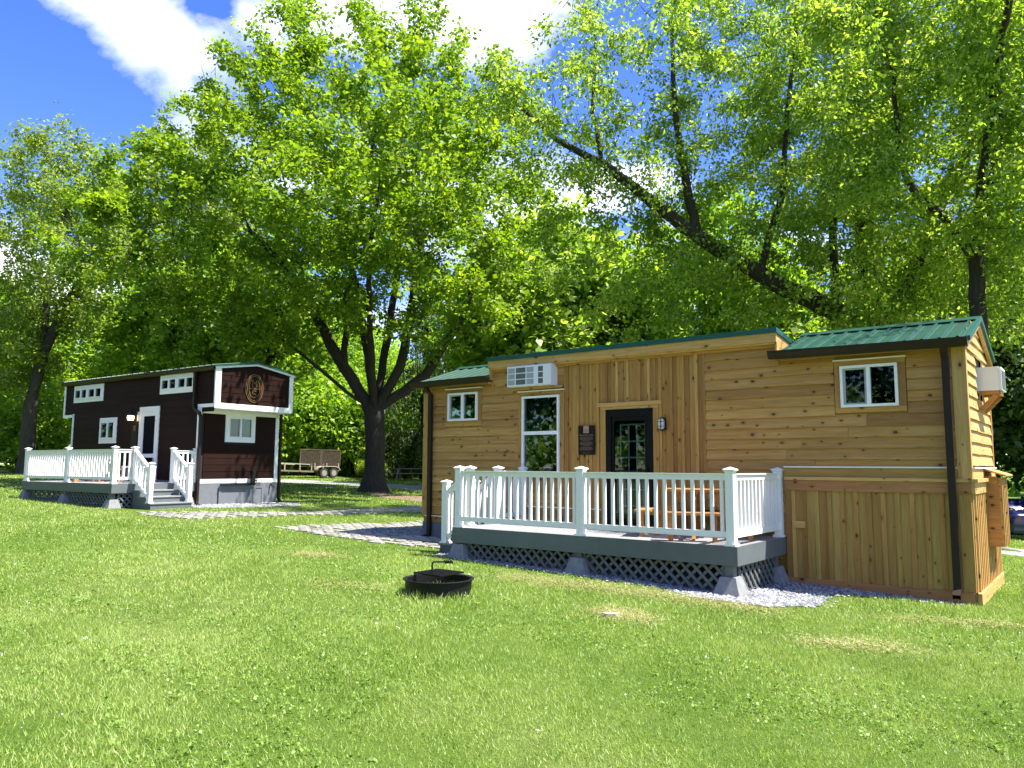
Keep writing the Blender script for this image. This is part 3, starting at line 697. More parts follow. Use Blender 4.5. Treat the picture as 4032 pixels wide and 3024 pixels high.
# rakes
for s in (0,1):
    ys=(-.13,yc+.001) if s==0 else (D+.13,yc-.001)
    zz0=3.165
    MB().prism([(ys[0],3.115),(ys[1],3.56),(ys[1],3.66),(ys[0],3.215)],.036,.075,'x').build('rake_board',CEDARL,H)
    MB().prism([(ys[0],3.195),(ys[1],3.64),(ys[1],3.70),(ys[0],3.255)],.06,.11,'x').build('roof_edge_trim',GREEND,H)
# roofs
eave=3.235; ridge=3.665
for (xa,xb) in ((-2.29,.085),(-9.42,-7.52)):
    roof_panels(H,xa,xb,-.165,eave,yc+.0,ridge,GREEN); roof_panels(H,xa,xb,D+.165,eave,yc,ridge,GREEN)
    MB().prism([(-.165,eave-.045),(-.165,eave-.004),(yc,ridge-.004),(D+.165,eave-.004),(D+.165,eave-.045),(yc,ridge-.05)],xa+.01,xb-.03,'x').build('roof_deck',GREEND,H)
    MB().prism([(yc-.16,ridge-.03),(yc,ridge+.032),(yc+.16,ridge-.03),(yc+.16,ridge-.022),(yc,ridge+.042),(yc-.16,ridge-.022)],xa-.01,xb+.01,'x').build('ridge_cap',GREEN,H)
    MB().box(xa+.02,xb-.04,-.14,-.032,3.13,3.165).build('soffit_board',CEDARL,H); MB().box(xa+.02,xb-.04,-.165,-.141,3.12,3.19).build('fascia_board',CEDARD,H)
MB().box(-9.42,-9.405,-.165,D+.1,3.14,3.22)
gutter(H,-2.36,.09,3.145,3.115,-.166); gutter(H,-9.47,-7.50,3.135,3.15,-.166)
downspout(H,[(-.175,-.215,3.13),(-.175,-.205,3.07),(-.175,-.13,2.98),(-.175,-.125,1.5),(-.175,-.125,.22),(-.175,-.14,.15),(-.175,-.25,.085)],.085,.06)
downspout(H,[(-9.06,-.22,3.13),(-9.06,-.20,3.07),(-9.06,-.085,3.0),(-9.06,-.07,.34),(-9.08,-.07,.28),(-9.22,-.07,.25)],.08,.06)
# raised middle shed roof
fx0,fx1=-7.56,-2.27
xj=fx0+(fx1-fx0)*.55
trimb(H,'dormer_fascia',fx0,xj-.001,3.40,3.525,.0,CEDARL) if False else None
MB().box(fx0,xj-.0015,-.15,-.122,3.40,3.53).build('dormer_fascia',CEDARL,H); MB().box(xj+.0015,fx1,-.15,-.122,3.40,3.53).build('dormer_fascia',CEDARL,H)
MB().box(fx0+.01,fx1-.01,-.1215,-.012,3.375,3.40).build('soffit_board',CEDARL,H); trimb(H,'frieze_board',fx0+.02,fx1-.03,3.335,3.374,.06,CEDAR)
MB().prism([(-.178,3.528),(-.178,3.60),(-.15,3.606),(D+.1,3.23),(D+.1,3.19),(-.15,3.528)],fx0-.02,fx1+.02,'x').build('dormer_roof',GREEND,H)
for xx in (fx0+.0,fx1-.028): MB().prism([(-.1215,3.2),(-.1215,3.527),(D+.05,3.19),(D+.05,3.1)],xx,xx+.028,'x').build('dormer_cheek',CEDARL,H)
# side cabinet on the gable end
b=MB(); cab=thing('meter_cabinet','orange wooden cabinet with sloping lid fixed on the sunlit gable end of the cedar cabin','cabinet',(PR[0],PR[1],0),RZ_R)
MB().box(.05,.20,1.07,1.095,.60,1.50).build('side_panel',BOXWD,cab); MB().box(.05,.20,1.80,1.825,.60,1.50).build('side_panel',BOXWD,cab); MB().box(.05,.20,1.096,1.799,.602,.625).build('bottom_panel',BOXWD,cab)
MB().box(.05,.185,1.058,1.069,1.38,1.52).build('trim_board',BOXWD,cab)
for i in range(4): MB().box(.201,.218,1.07+i*.19,1.07+i*.19+.185,.60,1.50).build('door_board',CEDARL,cab); MB().box(.2185,.235,1.075+i*.19,1.115+i*.19,.60,1.5).build('door_batten',CEDARL,cab)
MB().prism([(.045,1.60),(.29,1.52),(.29,1.54),(.045,1.622)],1.0,1.9,'y').build('lid',CEDARL,cab)
# air conditioners
ac=thing('air_conditioner','white through-wall air conditioner with square grilles above the tall double-hung window','air conditioner',(PR[0],PR[1],0),RZ_R)
MB().box(-7.06,-6.11,-.215,-.012,3.02,3.385).box(-7.045,-6.125,-.225,-.2151,3.035,3.37).build('housing',ACW,ac)
xs=[-7.03,-6.865,-6.63,-6.455,-6.37,-6.255]; zs=[3.05,3.155,3.26,3.357]
for i,(a,b_) in enumerate(((-7.03,-6.88),(-6.855,-6.645),(-6.62,-6.47),(-6.37,-6.27))):
    for j in range(3):
        b=MB()
        m=8
        for q in range(m): xx=a+(b_-a)*q/m; b.box(xx,xx+(b_-a)/m*.6,-.2275,-.2251,zs[j],zs[j]+.088)
        b.box(a,b_,-.2264,-.2251,zs[j],zs[j]+.088)
        b.build('grille',LOUVD if (i in (1,3) and not (i==1 and False)) else LOUV,ac)
MB().box(-6.345,-6.30,-.228,-.2255,3.06,3.35) 
a2=thing('air_conditioner','white box air conditioner on a wooden bracket, jutting from the sunlit gable end','air conditioner',(PR[0],PR[1],0),RZ_R)
MB().box(-.02,.27,1.08,1.60,2.665,2.985).build('housing',ACW,a2)
MB().box(.271,.30,1.09,1.59,2.67,2.98).build('front_frame',ACW,a2)
b=MB()
for q in range(12): b.box(.301,.306,1.12,1.56,2.69+q*.022,2.70+q*.022)
b.build('grille',LOUVD,a2)
MB().box(.036,.26,1.10,1.15,2.61,2.664).box(.036,.26,1.52,1.57,2.61,2.664).box(.24,.275,1.1505,1.519,2.61,2.66).build('bracket_arm',BOXWD,a2)
for y in (1.10,1.52): MB().bar((.04,y+.025,2.40),(.23,y+.025,2.605),.05,.06).build('bracket_brace',BOXWD,a2)
# wall lamp, plaque
lm=thing('bulkhead_lamp','oval black bulkhead lamp with caged frosted glass right of the dark door','wall lamp',(PR[0],PR[1],0),RZ_R)
def oval(b,rx,rz,y0,y1,c,n=24,ring=None):
    po=[(c[0]+rx*math.cos(t*2*math.pi/n),c[1]+(rz-rx)*(1 if math.sin(t*2*math.pi/n)>0 else -1)+rx*math.sin(t*2*math.pi/n)) for t in range(n)]
    b.prism(po,y0,y1,'y'); return b
oval(MB(),.062,.105,-.085,-.05,(-4.1,2.285)).build('base',BLACK,lm); oval(MB(),.044,.085,-.125,-.0851,(-4.1,2.285)).build('glass_dome',FROST,lm)
MB().box(-4.105,-4.095,-.132,-.1251,2.195,2.375).box(-4.15,-4.05,-.132,-.1251,2.315,2.323).box(-4.15,-4.05,-.132,-.1251,2.245,2.253).build('cage',BLACK,lm)
pl=thing('plaque','dark bronze plaque with copper square and rows of small text left of the screen door','plaque',(PR[0],PR[1],0),RZ_R)
MB().box(-5.65,-5.335,-.072,-.052,1.815,2.30).build('plate',PLQ,pl)
MB().box(-5.548,-5.442,-.0745,-.0721,2.175,2.297).build('emblem_plate',COPP,pl)
b=MB()
for i in range(5):
    for (a,c) in ((-5.535,-5.50),(-5.495,-5.455)): b.box(a,c,-.0755,-.0746,2.185+i*.012,2.191+i*.012)
b.build('emblem_lettering',COPT,pl)['kind']='stuff'
link('heading',text_mesh('Milton Hershey School · Tiny House',.0185,COPH),pl,(-5.4925,-.0735,2.142),(math.pi/2,0,0))
b=MB()
for (z0,ws) in ((2.112,(.24,.25,.25,.25,.21,.14)),(2.028,(.20,.25,.25,.25,.21,.13)),(1.942,(.21,.23,.25,.25,.20))):
    for i,wl in enumerate(ws):
        x=-5.4925-wl/2; e=-5.4925+wl/2
        while x<e-.008:
            l=min(random.uniform(.008,.026),e-x); b.box(x,x+l,-.0738,-.0721,z0-i*.0125-.003,z0-i*.0125+.002); x+=l+.005
for x,l in ((-5.56,.05),(-5.50,.07)): b.box(x,x+l,-.0738,-.0721,1.842,1.848)
b.build('text_lines',COPT,pl)['kind']='stuff'
# picnic table on the deck
pt=thing('picnic_table','orange wooden octagonal picnic table with attached benches on the cedar cabin deck','picnic table',(*toworld(PR,RZ_R,-3.22,-.83),.662),RZ_R+.35)
def picnic(root,m,rt=.44,ht=.66,hs=.37,rb=.74):
    for i in range(7):
        y=-rt+.01+i*(2*rt/7); hx=math.sqrt(max(.02,(rt*1.08)**2-max(abs(y),abs(y+2*rt/7))**2*.95)); hx=min(hx,rt)
        MB().box(-hx,hx,y,y+2*rt/7-.012,ht-.03,ht).build('table_slat',m,root)
    for k in range(4):
        a=k*math.pi/2+math.pi/4*0; c,s=math.cos(a),math.sin(a); rot=lambda x,y,z:(x*c-y*s,x*s+y*c,z)
        MB().bar(rot(.22,0,ht-.03),rot(rb-.18,0,0),.04,.08).build('leg',m,root)
        be=MB()
        for q in (0,1): 
            A=rot(rb-.10+q*.12,-.36+.02*q,hs-.014); B=rot(rb-.10+q*.12,.36-.02*q,hs-.014); be.bar(A,B,.11,.028)
        be.build('bench',m,root)
        for yy in (-.28,.28): MB().bar(rot(rb-.02,yy,hs-.03),rot(rb-.02,yy,0),.05,.06).build('leg',m,root)
        MB().bar(rot(0,0,hs-.055),rot(rb,0,hs-.055),.035,.06).build('stretcher',m,root)
    MB().box(-rt*.8,rt*.8,-.03,.03,ht-.07,ht-.031).box(-.03,.03,-rt*.8,-.031,ht-.07,ht-.031).box(-.03,.03,.031,rt*.8,ht-.07,ht-.031).build('top_batten',m,root)
picnic(pt,TABLEWD)
# ------------------------------------------------------------------ dark brown cabin
L=thing('tiny_house','dark brown cabin with white trims and overhanging loft','cabin',(PLc[0],PLc[1],0),RZ_L)
LW=2.6; X0=-7.27; XU=-7.92; XE=.60; zf=3.18; zt=4.33; zp=4.53
hol=[(-7.20,-6.32,3.74,4.12),(-6.28,-5.45,3.74,4.12),(-2.03,-1.2,3.78,4.16),(-1.16,-.36,3.78,4.16),(-5.41,-4.52,2.36,2.99),(-3.02,-2.2,1.25,3.2)]
wall_holes(L,'front_wall',X0+.01,-.01,.9,zf,.001,.1,[h for h in hol if h[3]<3.3],INT); wall_holes(L,'loft_wall',XU+.01,XE-.01,zf,zt,.001,.1,[h for h in hol if h[3]>3.3],INT)
b=MB(); b.box(XU+.01,XE-.01,LW-.1,LW,zf,zt).box(X0,-.01,LW-.1,LW,.9,zf).box(X0,X0+.08,.1,LW-.1,.9,zf).box(XU,XU+.08,.1,LW-.1,zf,zt).box(X0,-.01,.1,LW-.1,1.0,1.1).box(XU,X0,0.1,LW-.1,zf,zf+.06).box(-.01,XE-.01,.1,LW-.1,zf,zf+.06)
b.build('wall_core',INT,L)
wall_e=[(.76+.06,1.77-.06,2.36,3.02)]
# end walls (faces +x) with window opening
def wall_end(name,y0,y1,z0,z1,xa,xb,holes):
    o=wall_holes(L,name,y0,y1,z0,z1,-xb,-xa,holes,INT); o.rotation_euler=(0,0,math.pi/2); return o
wall_end('end_wall',.1,LW-.1,1.1,zf,-.1,-.012,[(.84,1.70,2.36,3.02)]); wall_end('loft_end_wall',.1,LW-.1,zf+.06,zt,XE-.1,XE-.012,[])
lp=.19; kw=dict(tb=.018,tt=.008,wav=0,name='siding_plank')
tw=[(-5.48,-4.45,2.29,3.07),(-3.14,-2.09,1.0,3.34)]; tu=[(-7.26,-5.38,3.66,4.19),(-2.1,-.29,3.70,4.23)]
laps(L,X0+.07,-.10,1.20,zf-.09,lp,BROWN,tw,**kw); 
laps(L,XU+.07,XE-.03,zf-.09+.0,zt-.02,lp,BROWN,tu+tw+[(-9,XU+.5,0,zf+.12)],**kw)
# end laps
laps(L,.10,LW-.08,1.24,zf-.02,lp,BROWN,[(.74,1.79,2.27,3.12)],end=True,xc=0,**kw)
limL=lambda z:(0,LW) if z<zt-.06 else ((z-zt+.06)/(zp-zt)*LW/2,LW-(z-zt+.06)/(zp-zt)*LW/2)
laps(L,.10,LW-.08,zf+.13,zp-.08,lp*.86,BROWN,end=True,xc=XE,ztop=limL,**kw)
# white trims
t=.032
upright(L,'corner_board',X0-.01,X0+.08,1.1,zf+.09,t,WTRIM); upright(L,'corner_board',XU-.01,XU+.08,zf-.02,zt-.03,t,WTRIM); trimb(L,'trim_band',XU+.081,X0+.081,zf-.02,zf+.07,t,WTRIM)
upright(L,'corner_board',-.16,.02,1.12,zf+.03,t+.004,WTRIM)
upright(L,'corner_board',.0,.13,1.13,zf-.0,t,WTRIM,y=0,end=True) if False else None
upright(L,'corner_board',LW-.09,LW+.02,1.2,zf-.0,t,WTRIM,y=0,end=True)
trime(L,'trim_band',.02,LW+.02,1.10,1.215,t+.003,WTRIM)
trimb(L,'trim_band',-.16,XE+.03,zf+.035,zf+.13,t+.003,WTRIM)
trime(L,'trim_band',-.035,LW+.03,zf,zf+.15,t+.003,WTRIM,x=XE)
MB().box(.0,XE-.001,.02,LW,zf-.02,zf-.001).build('soffit',WTRIM,L); trime(L,'trim_band',.03,LW,zf-.12,zf-.021,t,WTRIM)
upright(L,'corner_board',-.035,.14,zf+.151,zt-.04,t,WTRIM,y=XE,end=True); upright(L,'corner_board',XE-.03,XE+.03,zf+.151,zt-.04,t,WTRIM) ; upright(L,'corner_board',LW-.11,LW+.03,zf+.151,zt-.05,t,WTRIM,y=XE,end=True)
for s in (0,1):
    ys=(-.06,LW/2) if s==0 else (LW+.06,LW/2)
    MB().prism([(ys[0],zt-.06),(ys[1],zp-.05),(ys[1],zp+.05),(ys[0],zt+.04)],XE+.033,XE+.075,'x').build('rake_board',WTRIM,L)
roof_panels(L,XU-.05,XE+.12,-.12,zt+.035,LW/2,zp+.065,GREEN,1.2); roof_panels(L,XU-.05,XE+.12,LW+.12,zt+.035,LW/2,zp+.065,GREEN,1.2)
MB().prism([(-.12,zt-.01),(-.12,zt+.03),(LW/2,zp+.06),(LW+.12,zt+.03),(LW+.12,zt-.01),(LW/2,zp+.0)],XU-.04,XE+.11,'x').build('roof_deck',GREEND,L)
MB().prism([(LW/2-.16,zp+.04),(LW/2,zp+.085),(LW/2+.16,zp+.04),(LW/2,zp+.10)],XU-.05,XE+.13,'x').build('ridge_cap',GREEND,L)
gutter(L,XU-.06,XE+.02,zt-.10,zt-.10,-.035)
downspout(L,[(-.30,-.09,4.24),(-.30,-.07,4.15),(-.30,-.07,3.28),(-.22,-.08,3.16),(.02,-.09,3.05),(.06,-.07,2.95),(.06,-.07,.62),(.10,-.09,.52),(.22,-.10,.49)],.085,.065)
downspout(L,[(.03,LW+.10,4.2),(.03,LW+.10,.62),(.10,LW+.12,.5)],.08,.06)
# windows
def wcase(par,o_parent,x0,x1,z0,z1,mat=WTRIM,end=None):
    pass
def trimmed(x0,x1,z0,z1,tr,kinds,end=None):
    """white-cased window group: tr = (left,right,bottom,top) casing box"""
    if end is None:
        mk=lambda nm,a,b_,c,d_,o,ox: link(nm,plank_mesh(b_-a,d_-c,.034,.034,WTRIM),o,(a-ox[0],ox[2],c-ox[1]))
    objs=[]
    for (a,b_) in kinds:
        o=window(L,a,b_,z0,z1,'slide',y=-.02,fw=.028,end=end,curt=CURTW if end is not None else CURT); objs.append(o)
    o=objs[0]; a0=kinds[0][0]
    def tb(a,b_,c,d_): link('casing_board',plank_mesh(b_-a,d_-c,.034,.034,WTRIM),o,(a-a0,.0195 if end is None else .0,c-z0))
    tb(tr[0],tr[1],tr[2],z0-.002); tb(tr[0],tr[1],z1+.002,tr[3]); tb(tr[0],kinds[0][0]-.002,z0-.0015,z1+.0015); tb(kinds[-1][1]+.002,tr[1],z0-.0015,z1+.0015)
    for p,q in zip(kinds[:-1],kinds[1:]): tb(p[1]+.001,q[0]-.001,z0-.0015,z1+.0015)
trimmed(0,0,3.76,4.08,(-7.26,-5.38,3.64,4.20),[(-7.18,-6.38),(-6.30,-5.46)])
trimmed(0,0,3.80,4.12,(-2.12,-.33,3.68,4.24),[(-2.04,-1.26),(-1.18,-.41)])
trimmed(0,0,2.42,2.95,(-5.48,-4.45,2.27,3.08),[(-5.38,-4.55)])
trimmed(0,0,2.40,2.98,(.76,1.77,2.27,3.11),[(.87,1.66)],end=.0)
# screen door
fr=MB(); fr.box(-3.14,-3.03,-.045,.03,1.14,3.34).box(-2.20,-2.09,-.045,.03,1.14,3.34).box(-3.03,-2.2,-.045,.03,3.19,3.34).box(-3.028,-2.93,-.03,.02,1.16,3.188).box(-2.30,-2.202,-.03,.02,1.16,3.188).box(-2.929,-2.301,-.03,.02,3.06,3.188).box(-2.929,-2.301,-.03,.02,1.82,1.93).box(-2.929,-2.301,-.03,.02,1.16,1.28)
dl=fr.build('screen_door',WTRIM,L); MB().box(-2.929,-2.301,-.008,-.004,1.281,1.819).build('screen',DARKSCR,dl); MB().box(-2.929,-2.301,-.008,-.004,1.931,3.059).build('screen',DARKSCR,dl)
MB().box(-2.25,-2.232,-.075,-.0305,1.72,1.80).box(-2.25,-2.232,-.06,-.0305,2.9,2.92).build('handle',LOUV,dl)
# emblem: concentric ovals with three letters
em=MB(); cy,cz=1.24,3.82
def arcpts(ry,rz,t0,t1,n): return [(cy+ry*math.cos(t0+(t1-t0)*i/n),cz+rz*math.sin(t0+(t1-t0)*i/n)) for i in range(n+1)]
def stroke(b,pts,wd):
    for p,q in zip(pts[:-1],pts[1:]): b.bar((XE+.026,*p),(XE+.026,*q),.012,wd,Vector((0,q[0]-p[0],q[1]-p[1])).cross(Vector((1,0,0))))
stroke(em,arcpts(.295,.405,0,2*math.pi,40),.026); stroke(em,arcpts(.245,.355,0,2*math.pi,40),.020)
stroke(em,arcpts(.185,.30,math.pi*.68,math.pi*1.30,12),.030); stroke(em,arcpts(.185,.30,-math.pi*.30,math.pi*.32,12),.030)
stroke(em,[(cy-.175,cz-.01),(cy+.175,cz-.01)],.030)
stroke(em,[(cy-.075,cz+.04),(cy-.075,cz+.25),(cy,cz+.12),(cy+.075,cz+.25),(cy+.075,cz+.04)],.026)
stroke(em,[(cy+.065,cz-.10),(cy+.065,cz-.07),(cy-.06,cz-.07),(cy-.06,cz-.155),(cy+.06,cz-.165),(cy+.06,cz-.265),(cy-.07,cz-.265),(cy-.07,cz-.22)],.026)
em.build('emblem',GOLD,L)
# grey skirting with access panel, black jack post
sk=MB(); sk.box(X0-.02,-.02,-.01,.05,.1,1.16).box(-.02,.028,.0,LW+.02,.1,1.098).box(X0-.02,-.02,LW-.05,LW,.1,1.16); sk.build('foundation_skirt',SKIRTG,L)
pn=MB(); pn.box(.029,.06,.62,1.80,.3,1.02).build('access_panel',SKIRTG,L)
f2=MB(); f2.box(.061,.075,.60,.68,.3,1.03).box(.061,.075,1.75,1.83,.3,1.03).box(.061,.075,.681,1.749,.95,1.03).box(.061,.075,2.05,2.12,.3,1.0).box(.061,.075,1.8301,2.0499,.94,1.0).box(.029,.0609,1.8301,2.10,.3,.995); f2.build('panel_frame',SKIRTG,L)
jk=thing('jack_post','black steel trailer jack against the white band of the dark cabin end','trailer jack',(PLc[0],PLc[1],0),RZ_L)
MB().box(.12,.22,1.60,1.70,1.02,1.44).build('jack_body',BLACK,jk); MB().tube([(.17,1.70,1.16),(.17,1.79,1.16)],.018).build('crank_handle',BLACK,jk); MB().box(.08,.16,.62,1.599,1.03,1.075).build('tongue_beam',BLACK,jk)
tp=thing('water_tap','small dark outdoor tap on the grey skirting of the brown cabin','tap',(PLc[0],PLc[1],0),RZ_L)
MB().tube([(.03,2.38,1.03),(.11,2.38,1.03),(.13,2.38,.95)],.022).build('spout',BLACK,tp); MB().box(.06,.10,2.35,2.41,1.06,1.075).build('handle',BLACK,tp)
# lantern, plaque by the brown cabin's door
ln=thing('wall_lantern','small black barn lantern glowing beside the white screen door','wall lamp',(PLc[0],PLc[1],0),RZ_L)
MB().box(-3.255,-3.17,-.05,-.02,2.92,3.2).build('mount_plate',WTRIM,ln)
MB().tube([(-3.21,-.05,3.12),(-3.25,-.12,3.30),(-3.36,-.16,3.36),(-3.42,-.16,3.28)],.012).build('arm',BLACK,ln)
MB().lathe([(.0,.28),(.03,.27),(.05,.2),(.085,.14),(.11,.12),(.10,.11),(0,.11)],16,(-3.42,-.16,2.98)).build('hood',BLACK,ln)
MB().lathe([(0,.11),(.09,.108),(.10,.04),(.08,-.03),(0,-.04)],16,(-3.42,-.16,2.98),).build('glass_globe',BULB,ln,smooth=True)
p2=thing('plaque','dark plaque with a tan tag below the glowing lantern','plaque',(PLc[0],PLc[1],0),RZ_L)
MB().box(-3.56,-3.22,-.04,-.022,2.15,2.80).build('plate',PLQ,p2); MB().box(-3.44,-3.32,-.044,-.0401,2.63,2.79).build('emblem_plate',GOLD,p2)
bn=thing('bench','white framed bench with dark cushion behind the railing of the brown cabin deck','bench',(*toworld(PLc,RZ_L,-1.05,-1.15),1.122),RZ_L)
MB().box(-.45,.45,-.24,.24,.40,.45).build('seat',WTRIM,bn)
MB().box(-.42,.42,-.20,.20,.12,.399).build('storage_box',CUSH,bn)
for sx in (-.42,.42):
    for sy in (-.2,.2): MB().box(sx-.025,sx+.025,sy-.025+.0,sy+.025,0,.4).build('leg',WTRIM,bn)
pt2=thing('picnic_table','reddish wooden picnic table glimpsed through the railing of the brown cabin deck','picnic table',(*toworld(PLc,RZ_L,-3.2,-1.2),1.122),RZ_L)
picnic(pt2,TABLEWD)
# ------------------------------------------------------------------ fire ring
fx,fy=-.84,9.12; fz=float(gz(fx,fy))
fr=thing('fire_ring','black steel fire ring with hinged grate and coiled handle on the lawn','fire ring',(fx,fy,fz),0)
n=40; MB().lathe([(.37,-.03),(.37,.168),(.385,.175),(.412,.175),(.414,.167),(.388,.163),(.376,-.03)],n).build('ring',BLACK,fr,smooth=False)
ga=R(-38); c_,s_=math.cos(ga),math.sin(ga); GR=lambda x,y,z:(x*c_-y*s_-.0,x*s_+y*c_+.02,z)
g2=MB(); hw=.205
for p,q in (((-hw,-hw),(hw,-hw)),((hw,-hw),(hw,hw)),((hw,hw),(-hw,hw)),((-hw,hw),(-hw,-hw))): g2.bar(GR(*p,.232),GR(*q,.232),.016,.016)
gt=g2.build('grate',BLACK,fr)
rod=MB().box(-hw,hw,-.005,.005,-.005,.005).mesh('grate_bar',BLACK)
for i in range(17):
    y=-hw+.024+i*.0225; link('grate_bar',rod,gt,GR(0,y,.238),(0,0,ga))
hx,hy=GR(-.14,-.19,0)[:2]
P0=Vector((hx+.155,hy+.0,.235))
hd=MB().tube([P0,P0+Vector((.0,0,.10)),P0+Vector((.006,0,.117)),P0+Vector((.02,0,.127)),P0+Vector((.235,.02,.128))],.011,8).build('handle',BLACK,fr)
co=MB(); pts=[]
for i in range(60):
    t=i/59; a=t*2*math.pi*4; pts.append(P0+Vector((.14+t*.095,.012+.016*math.cos(a),.128+.016*math.sin(a))))
co.tube(pts,.0085,6).build('coil_grip',BLACK,hd)
MB().tube([(-.235,-.20,.10),(-.235,-.20,.245)],.033,14).build('hinge_sleeve',BLACK,fr); MB().box(-.30,-.17,-.235,-.16,.08,.10).build('bracket',BLACK,fr)
# ------------------------------------------------------------------ car at the right edge
cx,cy=18.35,27.2; crz=-.10
car=thing('car','dark blue parked sedan seen from behind past the gable end','car',(cx,cy,float(gz(cx,cy))),crz)
def loft(secs,mat,name,par,smooth=True):
    b=MB(); n=len(secs[0])
    for s in secs: b.v+=s
    for i in range(len(secs)-1):
        for j in range(n): b.f.append((i*n+j,i*n+(j+1)%n,(i+1)*n+(j+1)%n,(i+1)*n+j))
    b.f.append(tuple(range(n))); b.f.append(tuple((len(secs)-1)*n+j for j in range(n))); return b.build(name,mat,par,smooth=smooth)
def sec(y,w,z0,z1,wt=None,k=14):
    wt=wt or w*.86; h=z1-z0
    half=[(w*.92,z0),(w,z0+h*.18),(w*1.0,z0+h*.55),(w*.97,z0+h*.8),(wt,z1-.03),(wt*.8,z1)]
    return [(x,y,z) for x,z in half]+[(-x,y,z) for x,z in half[::-1]]
loft([sec(0.0,.74,.42,.86),sec(.04,.82,.30,.98),sec(.35,.89,.24,1.02),sec(1.0,.91,.2,.99),sec(3.2,.91,.2,.95),sec(4.2,.87,.24,.82),sec(4.5,.70,.35,.7)],CARP,'body',car)
loft([sec(.62,.70,.98,1.0,.66),sec(1.25,.70,.96,1.40,.56),sec(1.9,.71,.95,1.46,.57),sec(2.7,.71,.95,1.40,.56),sec(3.5,.72,.93,.97,.66)],CARP,'roof',car)
MB().add([(-.60,.69,1.035),(.60,.69,1.035),(.50,1.22,1.375),(-.50,1.22,1.375)],[(0,1,2,3)]).build('rear_window',CARG,car)
for s in (-1,1):
    MB().add([(s*.725,.85,1.02),(s*.725,3.2,.99),(s*.60,2.65,1.36),(s*.60,1.35,1.385)],[(0,1,2,3)]).build('side_window',CARG,car)
    b=MB(); b.add([(s*.50,-.012,.74),(s*.72,.0,.76),(s*.84,.10,.84),(s*.80,.05,.92),(s*.55,-.005,.88)],[(0,1,2,3,4)]); b.build('tail_light',REDL,car)
    b=MB(); b.box(s*.93-.06,s*.93+.09*max(0,s)-.09*max(0,-s)*0+.06,2.6,2.72,.98,1.10); b.build('mirror',CARP,car)
    for yy in (.95,3.55):
        wl=MB().tube([(s*.72,yy,.31),(s*.90,yy,.31)],.31,20).build('wheel',RUBBER,car); MB().tube([(s*.885,yy,.31),(s*.915,yy,.31)],.2,16).build('rim',RIMM,wl)
MB().box(-.17,.17,-.02,-.004,.66,.78).build('number_plate',PLATE,car); MB().box(-.80,.80,-.03,.10,.40,.52).build('bumper',CARP,car)
# ------------------------------------------------------------------ utility trailer and far picnic table
tx,ty=-11.6,46.6
tr=thing('utility_trailer','flatbed utility trailer with raised mesh ramp gates and twin wheels beyond the lane','trailer',(tx,ty,float(gz(tx,ty))),.92)
tr.scale=(.88,.88,.88)
MB().bar((-5.2,0,.55),(-1.0,0,.42),1.6,.10).box(-1.0,1.0,-.8,.8,.38,.5).build('bed',TRLR,tr)
for s in (-1,1):
    b=MB(); b.bar((-4.9,s*.8,1.02),(-1.4,s*.8,.90),.06,.06)
    for x in (-4.6,-3.4,-2.2,-1.0,.0,1.0): b.bar((x,s*.8,.45),(x,s*.8,1.0),.06,.06)
    b.build('side_rail',OLDW,tr)
for i,(xa,xb) in enumerate(((-2.2,-.55),(-.45,1.15))):
    b=MB()
    for x in (xa,xb): b.bar((x,-.75,.75),(x+.06,-.75,1.9),.06,.06)
    b.bar((xa,-.75,1.88),(xb,-.75,1.88),.06,.06).bar((xa,-.75,.78),(xb,-.75,.78),.05,.05)
    gte=b.build('ramp_gate',RUST,tr); m=MB()
    for q in range(30): x=xa+(xb-xa)*(q+.5)/30; m.bar((x,-.75,.78),(x+.03,-.75,1.88),.022,.010)
    for q in range(18): z=.8+q*.06; m.bar((xa,-.752,z),(xb,-.752,z),.010,.018)
    m.build('mesh_infill',RUST,gte)['kind']='stuff'
MB().prism([(-1.05,.55),(-.95,.72),(-.6,.80),(.5,.80),(.85,.70),(.95,.5),(.9,.5),(.8,.66),(.5,.75),(-.6,.75),(-.9,.68),(-1.0,.55)],-1.12,-.82,'y').build('fender',OLDW,tr)
for x in (-.42,.40):
    wl=MB().tube([(x,-1.10,.33),(x,-.86,.33)],.33,20).build('wheel',RUBBER,tr); MB().tube([(x,-1.115,.33),(x,-1.0,.33)],.2,16).build('rim',RIMM,wl)
ft=thing('picnic_table','old grey plank picnic table under the dark spruce beyond the lane','picnic table',(-5.9,46.2,float(gz(-5.9,46.2))),-.06)
for i in range(4): MB().box(-1.2,1.2,-.36+i*.18,-.20+i*.18,.70,.745).build('table_plank',OLDW,ft)
for y in (-.72,.58): MB().box(-1.2,1.2,y,y+.22,.42,.46).build('bench_plank',OLDW,ft)
for x in (-.85,.85):
    for s in (-1,1): MB().bar((x,s*.15,.70),(x,s*.6,0),.05,.10,(1,0,0)).build('leg',OLDW,ft)
    MB().box(x+.026,x+.07,-.72,.80,.36,.42).build('crossbar',OLDW,ft)
